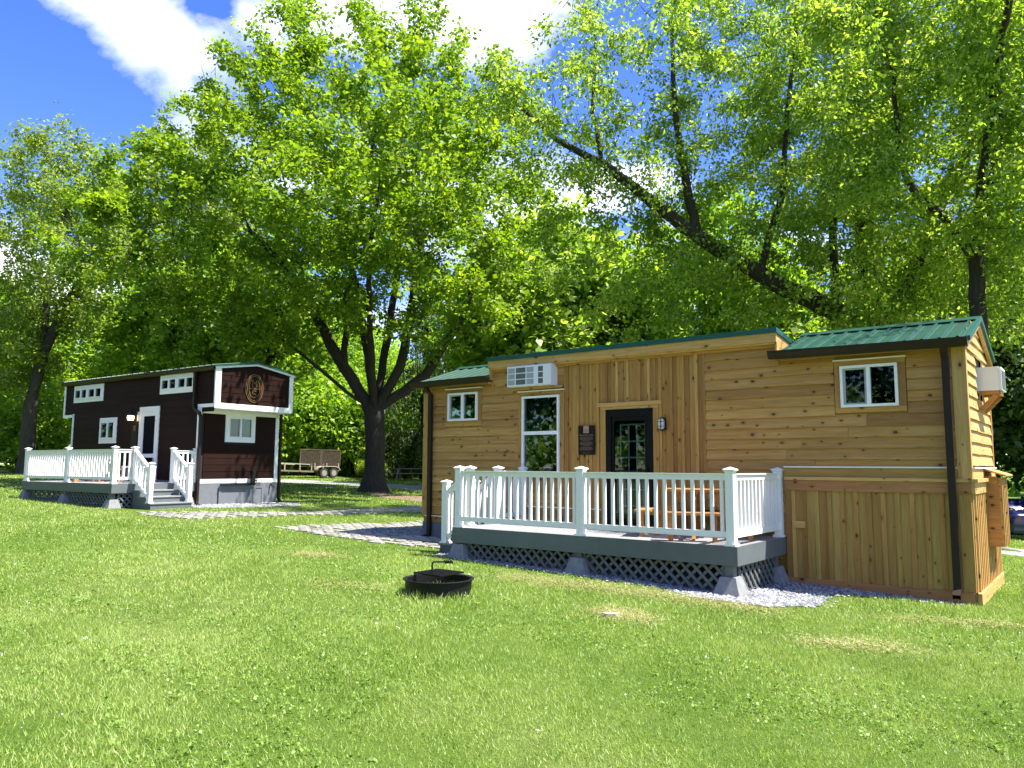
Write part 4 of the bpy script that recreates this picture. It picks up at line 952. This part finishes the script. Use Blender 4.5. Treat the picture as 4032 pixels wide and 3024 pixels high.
# ------------------------------------------------------------------ trees
def ell_points(ells,n,bias=.5):
    vol=np.array([e[3]*e[4]*e[5]*(e[6] if len(e)>6 else 1) for e in ells]); k=rng.choice(len(ells),n,p=vol/vol.sum())
    d=rng.normal(size=(n,3)); d/=np.linalg.norm(d,axis=1)[:,None]; q=rng.uniform(0,1,n)**bias
    E=np.array([e[:6] for e in ells]); return E[k,:3]+d*q[:,None]*E[k,3:6]
def noise3(P,fq,seed):
    rs=np.random.default_rng(seed); s=np.zeros(len(P))
    for i in range(6):
        kx=rs.normal(size=3)*fq*(1+.25*i); s+=np.sin(P@kx+rs.uniform(0,6.3))
    return s/6**.5
def grow(skel,attr,step=.5,infl=4.0,kill=.9,maxit=90,trop=.08):
    """space colonisation from hand-laid limbs; skel = list of (points, radii, start_index or None)"""
    pos=[];par=[];rad=[];tend=None
    for pts,rr,st in skel:
        prev=tend if st=='T' else (int(np.argmin([np.linalg.norm(q-np.array(pts[0],float)) for q in pos])) if st=='N' else st)
        for i in range(len(pts)):
            p=np.array(pts[i],float)
            if prev is not None:
                q=pos[prev]; m=max(1,int(np.linalg.norm(p-q)/step)); r0=rad[prev] if i>0 else min(rad[prev],rr[0])
                for j in range(1,m+1):
                    t=j/m; w=rng.normal(size=3)*.05*step*(j<m); pos.append(q+(p-q)*t+w); par.append(prev if j==1 else len(pos)-2); rad.append(r0+(rr[i]-r0)*t)
            else: pos.append(p); par.append(-1); rad.append(rr[i])
            prev=len(pos)-1
        if st is None and tend is None: tend=prev
    A=attr; n0=0; near=np.full(len(A),-1); dist=np.full(len(A),1e9); alive=np.ones(len(A),bool); nsk=len(pos)
    for it in range(maxit):
        N=np.array(pos[n0:])
        if len(N)==0: break
        for c in range(0,len(N),400):
            D=np.linalg.norm(A[:,None]-N[None,c:c+400],axis=2); j=D.argmin(1); d=D[np.arange(len(A)),j]; b=d<dist; dist[b]=d[b]; near[b]=j[b]+n0+c
        n0=len(pos); alive&=dist>kill; act=alive&(dist<infl)
        if not act.any(): break
        P=np.array(pos); idx=near[act]; v=A[act]-P[idx]; v/=np.linalg.norm(v,axis=1)[:,None]
        S=np.zeros((len(pos),3)); np.add.at(S,idx,v); u=np.unique(idx)
        for k in u:
            d=S[k]; l=np.linalg.norm(d)
            if l<1e-6: continue
            d=d/l+np.array([0,0,trop])+rng.normal(size=3)*.12; d/=np.linalg.norm(d); p=pos[k]+d*step
            pos.append(p); par.append(int(k)); rad.append(0)
    P=np.array(pos); n=len(P); par=np.array(par); acc=np.zeros(n); r=np.zeros(n); ex=2.15
    for i in range(n-1,-1,-1):
        r[i]=max(.010,acc[i]**(1/ex)) if acc[i]>0 else .010
        r[i]=max(r[i]*.9,rad[i])
        if i<nsk and rad[i]>0: r[i]=max(rad[i],min(r[i],rad[i]*1.25))
        if par[i]>=0: acc[par[i]]+=r[i]**ex if i>=nsk else r[i]**ex*.3
    return P,par,r
def branch_mesh(name,P,par,r,mat,rmin=.0):
    n=len(P); ch=[[] for _ in range(n)]
    for i in range(n):
        if par[i]>=0: ch[par[i]].append(i)
    b=MB(); starts=[i for i in range(n) if par[i]<0]; done=set()
    st=[(s,None) for s in starts]
    while st:
        s,pp=st.pop(); chain=[]; rr=[]
        if pp is not None: chain.append(Vector(P[pp])); rr.append(min(r[pp],r[s]*1.15))
        i=s
        while True:
            chain.append(Vector(P[i])); rr.append(r[i])
            if not ch[i]: break
            k=max(ch[i],key=lambda c:r[c])
            for c in ch[i]:
                if c!=k: st.append((c,i))
            i=k
        if len(chain)<2 or max(rr)<rmin: continue
        m=max(rr); b.tube(chain,rr,12 if m>.2 else 7 if m>.06 else 4 if m>.025 else 3,cap=False)
    m=bpy.data.meshes.new(name); m.from_pydata(b.v,[],b.f); m.materials.append(mat); m.polygons.foreach_set('use_smooth',[True]*len(m.polygons)); m.update(); return m
def leaves(name,C,size,mat,up=.8,droop=.2,wid=.8,rosette=5,spread=.16,away=None):
    """C = clump centres; each gives a rosette of leaves"""
    n=len(C); k=rosette; N=n*k
    nr=rng.normal(size=(n,3))*.55; nr[:,2]+=up; nr/=np.linalg.norm(nr,axis=1)[:,None]
    nr=np.repeat(nr,k,0)+rng.normal(size=(N,3))*.35; nr/=np.linalg.norm(nr,axis=1)[:,None]
    d=rng.normal(size=(N,3)); d[:,2]=d[:,2]*.5-droop*2; d-=nr*(d*nr).sum(1)[:,None]*(1-min(droop,.8)); d/=np.linalg.norm(d,axis=1)[:,None]
    s=np.cross(d,nr); s/=np.linalg.norm(s,axis=1)[:,None]; nn=np.cross(s,d)
    L=size*rng.uniform(.5,1.35,N); B=np.repeat(C,k,0)+d*spread*rng.uniform(.1,1.0,N)[:,None]+rng.normal(size=(N,3))*spread*.6
    w=(L*wid*rng.uniform(.8,1.1,N)/2)[:,None]; L=L[:,None]
    V=np.stack([B,B+d*L*.45+s*w+nn*L*.10,B+d*L,B+d*L*.45-s*w+nn*L*.10],1).reshape(-1,3)
    F=np.arange(4*N).reshape(N,4); return npmesh(name,V,F,mat)
def crown_centres(P,r,thr,n,sig,seed=1,gap=.0,fq=.9,ells=None):
    tips=np.where(r<thr)[0]; k=rng.choice(tips,int(n*1.6)); C=P[k]+rng.normal(size=(len(k),3))*sig
    g=noise3(C,fq,seed); C=C[g>np.quantile(g,gap)] if gap>0 else C; return C[:n]
def make_tree(name,label,cat,base,skel,ells,natt,nclump,leaf,bark,group=None,leafsize=.16,rosette=5,sig=.28,thr=.03,bias=.45,infl=4,kill=.9,step=.5,gap=.25,seed=1,up=.8,droop=.2,wid=.85,fq=.9,rmin=0,spread=.16):
    bx,by=base; bz=float(gz(bx,by)); t=thing(name,label,cat,(bx,by,bz),0,group)
    o=np.array([bx,by,bz]); att=ell_points(ells,natt,bias)
    sk=[]; 
    for pts,rr,st in skel: sk.append(([tuple(np.array(p)) for p in pts],rr,st))
    P,par,r=grow(sk,att,step,infl,kill)
    Pl=P-o; link('trunk',branch_mesh('trunk',Pl,par,r,bark,rmin),t)
    C=crown_centres(P,r,thr,nclump,sig,seed,gap,fq); link('crown',leaves('crown',C-o,leafsize,leaf,up,droop,wid,rosette,spread),t); return t
def G(x,y): return float(gz(x,y))
# big maple between the cabins
bx,by=-5.65,31.8; b0=G(bx,by)
tk=[((bx,by,b0-.15),.80),((bx,by,b0+.25),.56),((bx+.02,by,b0+.8),.42),((bx+.02,by,b0+2.2),.40),((bx-.05,by,b0+3.3),.44)]
sk=[([p for p,_ in tk],[q for _,q in tk],None)]
ns=None
def limbs(skbase,tops,start): 
    return [(pts,rr,start) for pts,rr in tops]
P_tmp=None
def trunk_top_index(pts,step=.5):
    c=1
    for a,b in zip(pts[:-1],pts[1:]): c+=max(1,int(np.linalg.norm(np.array(b)-np.array(a))/step))
    return c-1
for pts,rr,st in (
    ([(-6.9,31.4,5.6),(-8.0,31.1,7.6),(-9.0,30.7,9.4),(-10.6,30.2,11)],[.24,.20,.15,.09],'T'),
    ([(-6.0,31.8,6.2),(-6.5,31.9,8.6),(-7.1,31.7,11.0),(-7.6,31.5,13.8)],[.18,.15,.11,.06],'T'),
    ([(-4.6,31.4,5.7),(-4.2,31.1,7.5),(-3.9,30.8,10.2),(-3.5,30.6,13.0)],[.20,.17,.11,.06],'T'),
    ([(-3.6,31.6,5.3),(-2.1,31.4,7.7),(-1.3,31.2,10.2)],[.21,.15,.08],'T'),
    ([(-5.3,32.4,7.0),(-5.0,32.8,10.2),(-4.9,32.8,13.4),(-5.1,32.5,16.5)],[.17,.13,.09,.05],'T'),
    ([(-7.1,31.2,4.9),(-8.5,30.6,6.1),(-9.9,30.2,7.1)],[.075,.065,.05],'T'),
    ([(-8.0,31.1,7.6),(-9.8,30.2,8.6),(-12.1,29.5,9.6),(-14.1,29.2,10.6)],[.12,.11,.08,.045],'N'),
    ([(-6.9,31.4,5.9),(-6.7,30.6,8.6),(-6.0,29.8,11.8),(-5.5,29.4,14.8)],[.14,.12,.08,.05],'N'),
    ([(-5.6,30.4,5.4),(-5.4,28.4,7.6),(-4.9,25.9,9.4),(-4.4,24.2,10.4)],[.15,.11,.08,.05],'T')): sk.append((pts,rr,st))
make_tree('maple_tree','large spreading maple with forked dark trunk standing between the two cabins','tree',(bx,by),sk,
   [(-7.2,31.2,14.0,7.4,6.6,6.8),(-12.2,30.0,10.6,6.0,4.8,4.6,1.15),(-2.6,31,13.8,4.8,5.2,6.0),(-6.5,27.8,9.2,6.2,3.6,2.6),(-1.6,30.5,9.6,3.0,4.2,3.6),(-4.2,23.9,11.0,4.9,3.2,3.2),(-3.0,29.5,7.4,3.2,3.0,1.5,1.3),(-9.6,29.0,7.6,4.2,3.4,1.7,1.2)]+[(x,y,z,.7,.7,1.9,2.2) for x,y,z in ((-12.2,30,17.0),(-10.4,29.5,18.6),(-9.0,31,20.2),(-7.6,29,20.0),(-6.2,31,20.8),(-4.8,29.5,19.8),(-3.4,31,20.4),(-2.2,30,18.8),(-14.2,30.5,15.2),(-15.6,30,13.4))],
   4100,31000,MAPLE,BARK,leafsize=.165,rosette=6,sig=.16,bias=.36,kill=.8,gap=.52,seed=3,fq=1.15,spread=.2,thr=.02)
# leaning silver maple behind the cedar cabin with the long limb to the left
bx,by=11.2,24.6; b0=G(bx,by)
tk=[((bx,by,b0-.1),.62),((bx+.2,by,b0+1.5),.46),((11.62,24.5,5.6),.40)]
sk=[([p for p,_ in tk],[q for _,q in tk],None)]
sk.append(([(10.71,23.6,6.15),(9.84,23.2,6.43),(8.22,22.6,6.93),(6.7,22.1,7.57),(5.24,21.6,8.31),(3.83,21.1,9.16),(2.49,20.8,10.12),(1.17,20.5,10.66),(-.38,20.3,12.03)],[.33,.31,.27,.23,.20,.16,.11,.08,.04],'T'))
for pts,rr,st in (([(11.6,24.5,7.2),(11.44,24.3,8.95),(11.3,24,12.2),(11.06,23.8,16)],[.34,.30,.22,.12],'T'),([(12.6,24.2,7.2),(13.4,23.2,10),(14.6,22,13)],[.24,.16,.08],'T'),
   ([(5.3,21.6,8.35),(4.81,21.3,10.6),(4.62,21.2,12.4),(4.55,21,14.2)],[.15,.11,.08,.05],'N'),([(7.3,22.2,7.35),(7.96,22,9.65),(8.17,22,12.1),(8.55,22,14.9)],[.12,.09,.07,.05],'N'),
   ([(9.9,23.2,6.5),(9.6,22.4,9.2),(9.9,21.4,12.6)],[.14,.11,.07],'N'),([(2.5,20.8,10.1),(2.2,20.6,11.5),(2.3,20.4,13.6)],[.07,.06,.04],'N')): sk.append((pts,rr,st))
make_tree('silver_maple_tree','tall dense tree behind the cedar cabin with one long limb slanting left','tree',(bx,by),sk,
   [(11.5,23.5,14.5,6.2,6.0,6.5),(4.0,20.8,12.8,3.4,2.6,3.2,.75),(1.2,20.4,11.6,2.6,2.4,2.6,.8),(7.4,22.2,9.2,3.6,2.8,2.8),(5.0,23.2,7.2,4.8,2.8,2.0,1.2),(14.5,22,9.5,4,4.5,4.8),(3.2,21.6,10.0,3.2,2.6,2.2,.9),(10.0,21.5,8.2,4.0,3.0,3.2)],
   4400,44000,SILVER,BARK,leafsize=.145,rosette=5,sig=.22,bias=.5,kill=.75,step=.42,thr=.045,gap=.52,seed=8,up=.5,droop=.45,wid=.55,fq=1.4)
bx,by=10.3,17.9; b0=G(bx,by)
tk=[((bx+.5,by,b0-.1),.34),((bx+.6,by,b0+1.5),.23),((10.95,17.75,6.5),.17)]
sk=[([p for p,_ in tk],[q for _,q in tk],None)]
for pts,rr in (([(11.04,17.6,7.3),(11.33,17.4,8.5),(11.51,17.2,9.7),(11.3,17.2,11),(11.3,17.2,12.4)],[.155,.15,.13,.10,.06]),([(10.06,17.4,7.47),(9.25,17.1,7.9),(8.76,16.8,8.75),(8.63,16.6,10.5)],[.11,.09,.07,.04]),([(10.6,16.8,8.2),(9.6,14.4,9.8),(8.3,11.6,10.5)],[.09,.07,.05])): sk.append((pts,rr,'T'))
make_tree('silver_maple_tree','leafy tree with forked leaning limbs rising above the sunlit gable end','tree',(bx,by),sk,
   [(10.2,16.6,10.4,4.0,3.6,3.9),(7.9,11.0,10.6,1.9,2.1,1.2),(12.2,17.2,8.6,2.6,2.6,3.4)],
   1500,15000,SILVER,BARK,leafsize=.125,rosette=5,sig=.2,bias=.5,kill=.7,step=.4,gap=.5,seed=5,up=.55,droop=.4,wid=.6,fq=1.0)
# tall thin trees on the left
bx,by=-25.2,41; b0=G(bx,by)
tk=[((bx-.6,by,b0-.1),.5),((bx-.55,by,b0+.6),.40),((-25.7,by,b0+4.0),.34)]
ti=trunk_top_index([p for p,_ in tk]); sk=[([p for p,_ in tk],[q for _,q in tk],None)]
for pts,rr in (([(-25.2,41,7.6),(-24.4,41,9.7),(-23.6,41,11.4),(-22.6,41,13.3)],[.26,.23,.19,.12]),([(-25.5,41.4,8.6),(-25.5,41.4,10.7),(-25.2,41.3,13.8),(-24.1,41.2,17.4)],[.20,.17,.13,.06])): sk.append((pts,rr,'T'))
make_tree('ash_tree','tall thin-crowned tree with leaning trunk at the left of the brown cabin','tree',(bx,by),sk,
   [(-25.2,41,14.5,4.6,4.2,6.2),(-22.5,40.5,11.5,4.2,3.6,3.6),(-27.5,41,8.5,3.8,3.6,3.4)],1500,8500,PALE,BARKG,leafsize=.21,rosette=5,sig=.34,bias=.55,kill=1.0,gap=.33,seed=12,up=.5,droop=.35,wid=.6)
bx,by=-20.5,47; b0=G(bx,by)
make_tree('ash_tree','pale feathery tree topping out behind the left side of the big maple','tree',(bx,by),[([(bx,by,b0-.1),(bx,by,b0+5),(bx+.3,by,b0+11)],[.4,.3,.18],None)],
   [(-19.8,46.5,16.5,5.2,4.6,7.0)],900,7500,PALE,BARKG,leafsize=.24,rosette=5,sig=.36,bias=.55,kill=1.1,infl=7,gap=.3,seed=14,up=.5,droop=.3,wid=.6)
bx,by=-12.8,40; b0=G(bx,by)
make_tree('maple_tree','twin-stemmed maple rising right behind the ridge of the brown cabin','tree',(bx,by),[([(bx,by,b0-.1),(bx,by,b0+1.2)],[.42,.34],None),([(-12.6,40,8),(-12.3,40,9.8),(-12.0,40,12.5)],[.26,.22,.15],'T'),([(-13.4,40,5.5),(-14.0,40,8.0),(-14.9,40,10.2),(-16.4,40,13)],[.24,.20,.16,.09],'T')],
   [(-13.4,40.5,9.8,5.0,4.0,4.2)],1000,6500,BGL,BARK,leafsize=.23,rosette=5,sig=.36,bias=.5,kill=1.0,infl=6,gap=.3,seed=17)
bx,by=-18.3,42; b0=G(bx,by)
make_tree('maple_tree','maple with several slanting stems behind the middle of the brown cabin roof','tree',(bx,by),[([(bx,by,b0-.1),(bx,by,b0+1.6)],[.36,.30],None),([(-17.5,40.4,7.3),(-18.2,40.2,9.0),(-19.5,40,10.5)],[.17,.14,.09],'T'),([(bx+1.0,by,b0+4.6),(bx+1.5,by,b0+8.5)],[.20,.12],'T')],
   [(-18,42.5,8.8,5.0,4.0,4.4)],900,8000,BGL,BARK,leafsize=.23,rosette=5,sig=.36,bias=.5,kill=1.0,infl=6,gap=.3,seed=19)
# spruce beyond the lane
def spruce(label,x,y,h,rb):
    b0=G(x,y); t=thing('spruce_tree',label,'tree',(x,y,b0))
    MB().tube([(0,0,-.1),(0,0,h*.5),(0,0,h)],[.28,.17,.02],8,False).build('trunk',BARK,t)
    C=[]; br=MB()
    for i in range(150):
        z=rng.uniform(.07,.98)*h; L=rb*(1-z/h)**.8*rng.uniform(.75,1.1)+.15; a=rng.uniform(0,6.3); m=max(2,int(L/.16))
        br.tube([(0,0,z),(math.cos(a)*L*.5,math.sin(a)*L*.5,z-.05*L),(math.cos(a)*L,math.sin(a)*L,z-.22*L)],[.03,.02,.008],3,False)
        for j in range(m):
            q=(j+1)/m; p=np.array([math.cos(a)*L*q,math.sin(a)*L*q,z-.22*L*q*q])
            for e in range(3): C.append(p+np.array([rng.normal()*.12,rng.normal()*.12,-rng.uniform(0,.75)]))
    br.build('branch',BARK,t); link('crown',leaves('crown',np.array(C),.34,DARKL,.1,.9,.22,3,.12),t); return t
spruce('dark drooping spruce right of the big forked maple trunk, beyond the lane',-5.6,49.5,15,4.2)
# light bushes and vine-covered fence beyond the lane
def bush_mesh(nm,r,h,n,mat,size,seed):
    k=n; d=rng.normal(size=(k,3)); d/=np.linalg.norm(d,axis=1)[:,None]; q=rng.uniform(0,1,k)**.35
    P=d*q[:,None]*np.array([r,r,h*.5])+np.array([0,0,h*.5]); g=noise3(P,1.3,seed); P=P*(1+.16*g[:,None]*np.array([1,1,.7])); P=P[P[:,2]>.05]
    g=noise3(P,1.9,seed+1); P=P[g>np.quantile(g,.22)]; return leaves(nm,P,size,mat,.6,.25,.75,4,.2)
BM=[bush_mesh('crown',2.6,5.2,3300,BGL,.24,31),bush_mesh('crown',2.2,3.4,2600,IVY,.22,33)]
BST=[]
for h in (3.4,2.2):
    b=MB()
    for i in range(7): a=i*.9; b.tube([(math.cos(a)*.15,math.sin(a)*.15,-.1),(math.cos(a)*.5,math.sin(a)*.5,h*.5),(math.cos(a)*1.3,math.sin(a)*1.3,h)],[.06,.045,.015],4,False)
    BST.append(b.mesh('stem',BARK,True))
def bush(label,x,y,k,s,sz=1,group=None):
    t=thing('bush',label,'bush',(x,y,G(x,y)),rng.uniform(0,6),group); t.scale=(s,s,s*sz); link('crown',BM[k],t); link('stem',BST[k],t); return t
bush('bright leafy bush filling the gap just right of the brown cabin loft',-13.0,50.5,0,1.25,1.25)
bush('sunlit bush behind the trailer gates',-10.4,51.5,0,1.2,1.05)
bush('yellow-green bush between the trailer and the big maple trunk',-8.3,50.2,1,.9)
bush('low pale bush at the foot of the hedge left of the big trunk',-8.6,47.6,1,.42,.9)
bush('dark green bush left of the brown cabin deck',-27.5,44.5,0,.95)
bush('dense bush behind the left end of the brown cabin',-21.5,45.5,0,1.0)
bush('shady bush at the far left edge of the lawn',-31.5,45,0,1.05)
bush('bush glimpsed behind the brown cabin steps',-16.0,48,0,1.0)
hd=thing('ivy_fence','wire fence overgrown with yellow-green ivy beyond the lane','fence',(-6,52.6,G(-6,52.6)))
fp=MB()
for x in np.arange(-10,10.1,2.5): fp=MB(); fp.tube([(x,0,-.1),(x,0,2.7)],.035,6).build('fence_post',RUST,hd)
q=np.stack([rng.uniform(-10,10,6500),rng.normal(size=6500)*.18,rng.uniform(0,1,6500)**.8*3.0],1); q[:,2]*=1+.12*np.sin(q[:,0]*1.7)+.08*np.sin(q[:,0]*4.1)
link('ivy_leaves',leaves('ivy_leaves',q,.20,IVY,.5,.5,.9,4,.14),hd)['kind']='stuff'
# woodland trees further back: three kinds copied individually
def bg_arch(seed,h,rx,mat,size,n):
    sk=[([(0,0,-.2),(0,0,h*.22),(.2,0,h*.5)],[.34,.26,.16],None)]
    att=ell_points([(0,0,h*.6,rx,rx,h*.40)],420,.5); P,par,r=grow(sk,att,.8,9,1.3)
    C=crown_centres(P,r,.04,n,.55,seed,.25,.7); return branch_mesh('trunk',P,par,r,BARK,.018),leaves('crown',C,size,mat,.7,.25,.75,5,.3)
ARCH=[bg_arch(41,15,5.2,BGL,.36,3600),bg_arch(42,13,4.8,SILVER,.36,3600),bg_arch(43,14,5.0,DARKL,.38,3600)]
spots=[(1.9,40.5,0,1.1,'tall and bright, between the two big trees'),(3.2,38,1,1.12,'tall, seen through the leaves above the long limb'),(-40,58,0,1.0,'far left behind the lawn edge'),(-33,52,0,.9,'left of the leaning ash trunk'),(-30,62,1,1.1,'behind the leaning ash'),(-24,56,0,.95,'left behind the brown cabin'),(-18,58,1,.95,'behind the middle of the brown cabin'),
 (-14,62,0,.95,'behind the brown cabin loft'),(-9.5,58,0,.62,'bright, behind the trailer'),(-4.0,60,1,.66,'behind the maple trunk'),(.6,43,0,.98,'bright, over the low left roof of the cedar cabin'),(5.4,41,0,.92,'bright and full, over the raised roof behind the long bare limb'),
 (3.2,37.5,2,.62,'small and dark, just behind the air conditioner wall'),(9.6,37,0,.95,'leafy, behind the middle of the cedar cabin'),(13.5,41,2,1.0,'dark and full, right of centre behind the cedar cabin'),(16.6,33,1,.95,'tall, behind the green right roof'),(21.5,36,2,1.0,'dark, behind the blue car'),(27,31,0,1.0,'right of the blue car'),(20.6,30.5,2,.70,'low and dark beside the blue car'),(33,45,1,1.1,'far right behind the blue car'),
 (7.4,34.5,2,.5,'low and dark, under the long bare limb'),(12.2,32,2,.55,'low and dark, beside the thick trunk behind the cedar cabin')]
spots+=[(x,y,k,1.15,w_) for x,y,k,w_ in ((-43,11,2,'mirrored in the small left slider'),(-41,3,2,'mirrored in the tall window'),(-38,-5,2,'mirrored in the screen door'),(-33,-13,2,'mirrored between door and right slider'),(-26,-20,2,'mirrored in the right slider'),(-46,21,2,'mirrored in the brown cabin door'),(-50,30,2,'mirrored in the brown cabin loft panes'))]
for i,(x,y,k,s,wh) in enumerate(spots):
    t=thing('woodland_tree','woodland tree, '+wh,'tree',(x,y,G(x,y)),rng.uniform(0,6.3),'woodland trees beyond the lane'); t.scale=(s,s,s*rng.uniform(.9,1.1))
    link('trunk',ARCH[k][0],t); link('crown',ARCH[k][1],t)
# far woods that read as one mass
q=np.stack([rng.uniform(-120,120,9000),70+rng.normal(size=9000)*2.5,rng.uniform(0,1,9000)**.8*11],1); q[:,2]*=1+.2*np.sin(q[:,0]*.35)+.12*np.sin(q[:,0]*.9); q[:,2]+=gz(q[:,0],q[:,1])
q2=np.stack([-62+rng.normal(size=4500)*2.5,rng.uniform(-70,62,4500),rng.uniform(0,1,4500)**.8*11],1); q3=np.stack([rng.uniform(-60,10,2500),-62+rng.normal(size=2500)*2.5,rng.uniform(0,1,2500)**.8*11],1); q=np.concatenate([q,q2,q3])
fw=link('far_woods',leaves('far_woods',q,.85,BGL,.6,.25,.8,4,.7)); fw['kind']='stuff'
# ------------------------------------------------------------------ grass
def occupied(X,Y):
    X=X+.05*np.sin(Y*23+X*7)+.05*rng.normal(size=X.shape); Y=Y+.05*np.sin(X*19)+.05*rng.normal(size=Y.shape)
    m=np.zeros(X.shape,bool)
    for P,rz,rc in ((PR,RZ_R,(-9.33,.08,-.09,2.5)),(PR,RZ_R,(-7.45,-2.2,-1.80,0)),(PLc,RZ_L,(-7.3,.1,-.05,2.65)),(PLc,RZ_L,(-5.0,.9,-2.36,0))):
        x,y=tolocal(P,rz,X,Y); m|=(x>rc[0])&(x<rc[1])&(y>rc[2])&(y<rc[3])
    for p in (GRAV1,GRAV2,GRAV3,LANE_P): m|=poly_in(X,Y,p)
    for p in (PATH1,PATH2): m|=poly_in(X,Y,p)&(rng.uniform(0,1,X.shape)>.28)
    m|=poly_in(X,Y,DIRTP)&(rng.uniform(0,1,X.shape)>.12)
    m|=(np.hypot(X-fx,Y-fy)<.42)&(np.hypot(X-fx,Y-fy)>.37)
    return m
def lawn(d0,d1,dens,w0,h0,seed):
    ymax=d1; half=.70
    n=int(.5*(d1*d1-d0*d0)*2*half*dens); d=np.sqrt(rng.uniform(d0*d0,d1*d1,n)); t=rng.uniform(-half,half,n); X=d*t; Y=d
    k=~occupied(X,Y); X,Y,d=X[k],Y[k],d[k]; Q=np.stack([X,Y,0*X],1)
    # clumpy thinning and patches of longer or drier grass
    g=noise3(Q,2.2,seed); k=rng.uniform(0,1,len(X))<np.clip(.75+.28*g,.25,1); X,Y,d,Q=X[k],Y[k],d[k],Q[k]
    n=len(X); lng=1+.22*noise3(Q,.9,seed+5)+.15*noise3(Q,4,seed+6)
    h=h0*np.clip(lng,.55,1.6)*rng.uniform(.5,1.3,n); h=np.where(np.hypot(X-fx,Y-fy)<.50,h*1.9,h)
    a=rng.uniform(0,6.3,n); ln=np.abs(rng.normal(size=n))*.8+.2; w=(w0*rng.uniform(.6,1.3,n))
    dx,dy=np.cos(a),np.sin(a); z=gz(X,Y)-.004
    # comb direction differs in soft patches (mown look)
    cd_=noise3(Q,.55,77); lx=dx*ln+.12*np.sign(cd_)*np.minimum(1,abs(cd_)); ly=dy*ln
    nrm=np.sqrt(lx*lx+ly*ly+1); T=np.stack([X+h*lx/nrm,Y+h*ly/nrm,z+h/nrm],1)
    b_=rng.uniform(0,6.3,n); px,py=np.cos(b_),np.sin(b_); A=np.stack([X-px*w/2,Y-py*w/2,z],1); B=np.stack([X+px*w/2,Y+py*w/2,z],1)
    return np.stack([A,B,T],1).reshape(-1,3)
V=np.concatenate([lawn(3.9,7.5,9000,.0052,.040,51),lawn(7.5,13,3200,.0088,.046,52),lawn(13,24,760,.017,.052,53),lawn(24,50,120,.042,.068,54)])
F=np.arange(len(V)).reshape(-1,3); gr=link('grass',npmesh('grass',V,F,GRASSB)); gr['kind']='stuff'
# worn, straw-coloured patches
dp=[]
for (x0,y0,x1,y1,wd,n) in ((.1,10.35,2.6,8.75,.35,5200),(1.0,8.3,1.3,8.0,.28,1500),(-3.2,12.1,-2.7,11.8,.3,1100),(2.7,7.2,3.4,7.0,.25,900),(4.2,8.4,5.2,8.2,.2,900),(-2.3,9.6,-1.6,9.3,.25,600)):
    t=rng.uniform(-.1,1.1,n); X=x0+(x1-x0)*t+rng.normal(size=n)*wd*.6; Y=y0+(y1-y0)*t+rng.normal(size=n)*wd*.6
    k=~occupied(X,Y); X,Y=X[k],Y[k]; n=len(X); a=rng.uniform(0,6.3,n); L=rng.uniform(.03,.075,n); z=gz(X,Y)+rng.uniform(.012,.04,n)
    dx,dy=np.cos(a),np.sin(a); w=.006
    dp.append(np.stack([np.stack([X-dy*w/2,Y+dx*w/2,z],1),np.stack([X+dy*w/2,Y-dx*w/2,z],1),np.stack([X+dx*L,Y+dy*L,z+rng.uniform(-.004,.016,n)],1)],1).reshape(-1,3))
dp=np.concatenate(dp); dg_=link('dry_grass',npmesh('dry_grass',dp,np.arange(len(dp)).reshape(-1,3),leafmat('straw',(.30,.25,.11),(.42,.36,.17),(.55,.49,.27),.3))); dg_['kind']='stuff'
# broad clover and weed leaves, low in the turf
n=26000; d=np.sqrt(rng.uniform(3.9**2,14**2,n)); X=d*rng.uniform(-.7,.7,n); Y=d; k=~occupied(X,Y); X,Y=X[k],Y[k]; Q=np.stack([X,Y,0*X],1)
g=noise3(Q,1.4,91)+.5*noise3(Q,5,92); k=g>.45; C=np.stack([X,Y,gz(X,Y)+.026],1)[k]
cl=link('clover',leaves('clover',C,.021,leafmat('clover_leaves',(.08,.16,.02),(.14,.25,.03),(.22,.34,.06),.3),1.3,.0,.95,3,.02)); cl['kind']='stuff'
n=130; d=np.sqrt(rng.uniform(4.2**2,14**2,n)); X=d*rng.uniform(-.7,.7,n); Y=d; k=~occupied(X,Y); X,Y=X[k],Y[k]; C=np.stack([X,Y,gz(X,Y)+.055],1)
fl=link('clover_flowers',leaves('clover_flowers',C,.011,simple('clover_white',(.62,.62,.55),.8,.1),.6,.0,1.0,4,.008)); fl['kind']='stuff'
fs=thing('flat_stone','small flat tan stone lying in a worn patch of the lawn','stone',(1.02,8.05,G(1.02,8.05)))
b=MB(); ring=[(math.cos(a)*.085*(1+.25*math.sin(a*3)),math.sin(a)*.055*(1+.2*math.cos(a*2))) for a in np.linspace(0,6.0,10)]
b.prism(ring,-.02,.045,'z').build('stone',simple('tan_stone',(.36,.30,.22),.9,.2,20,bump=.4),fs)
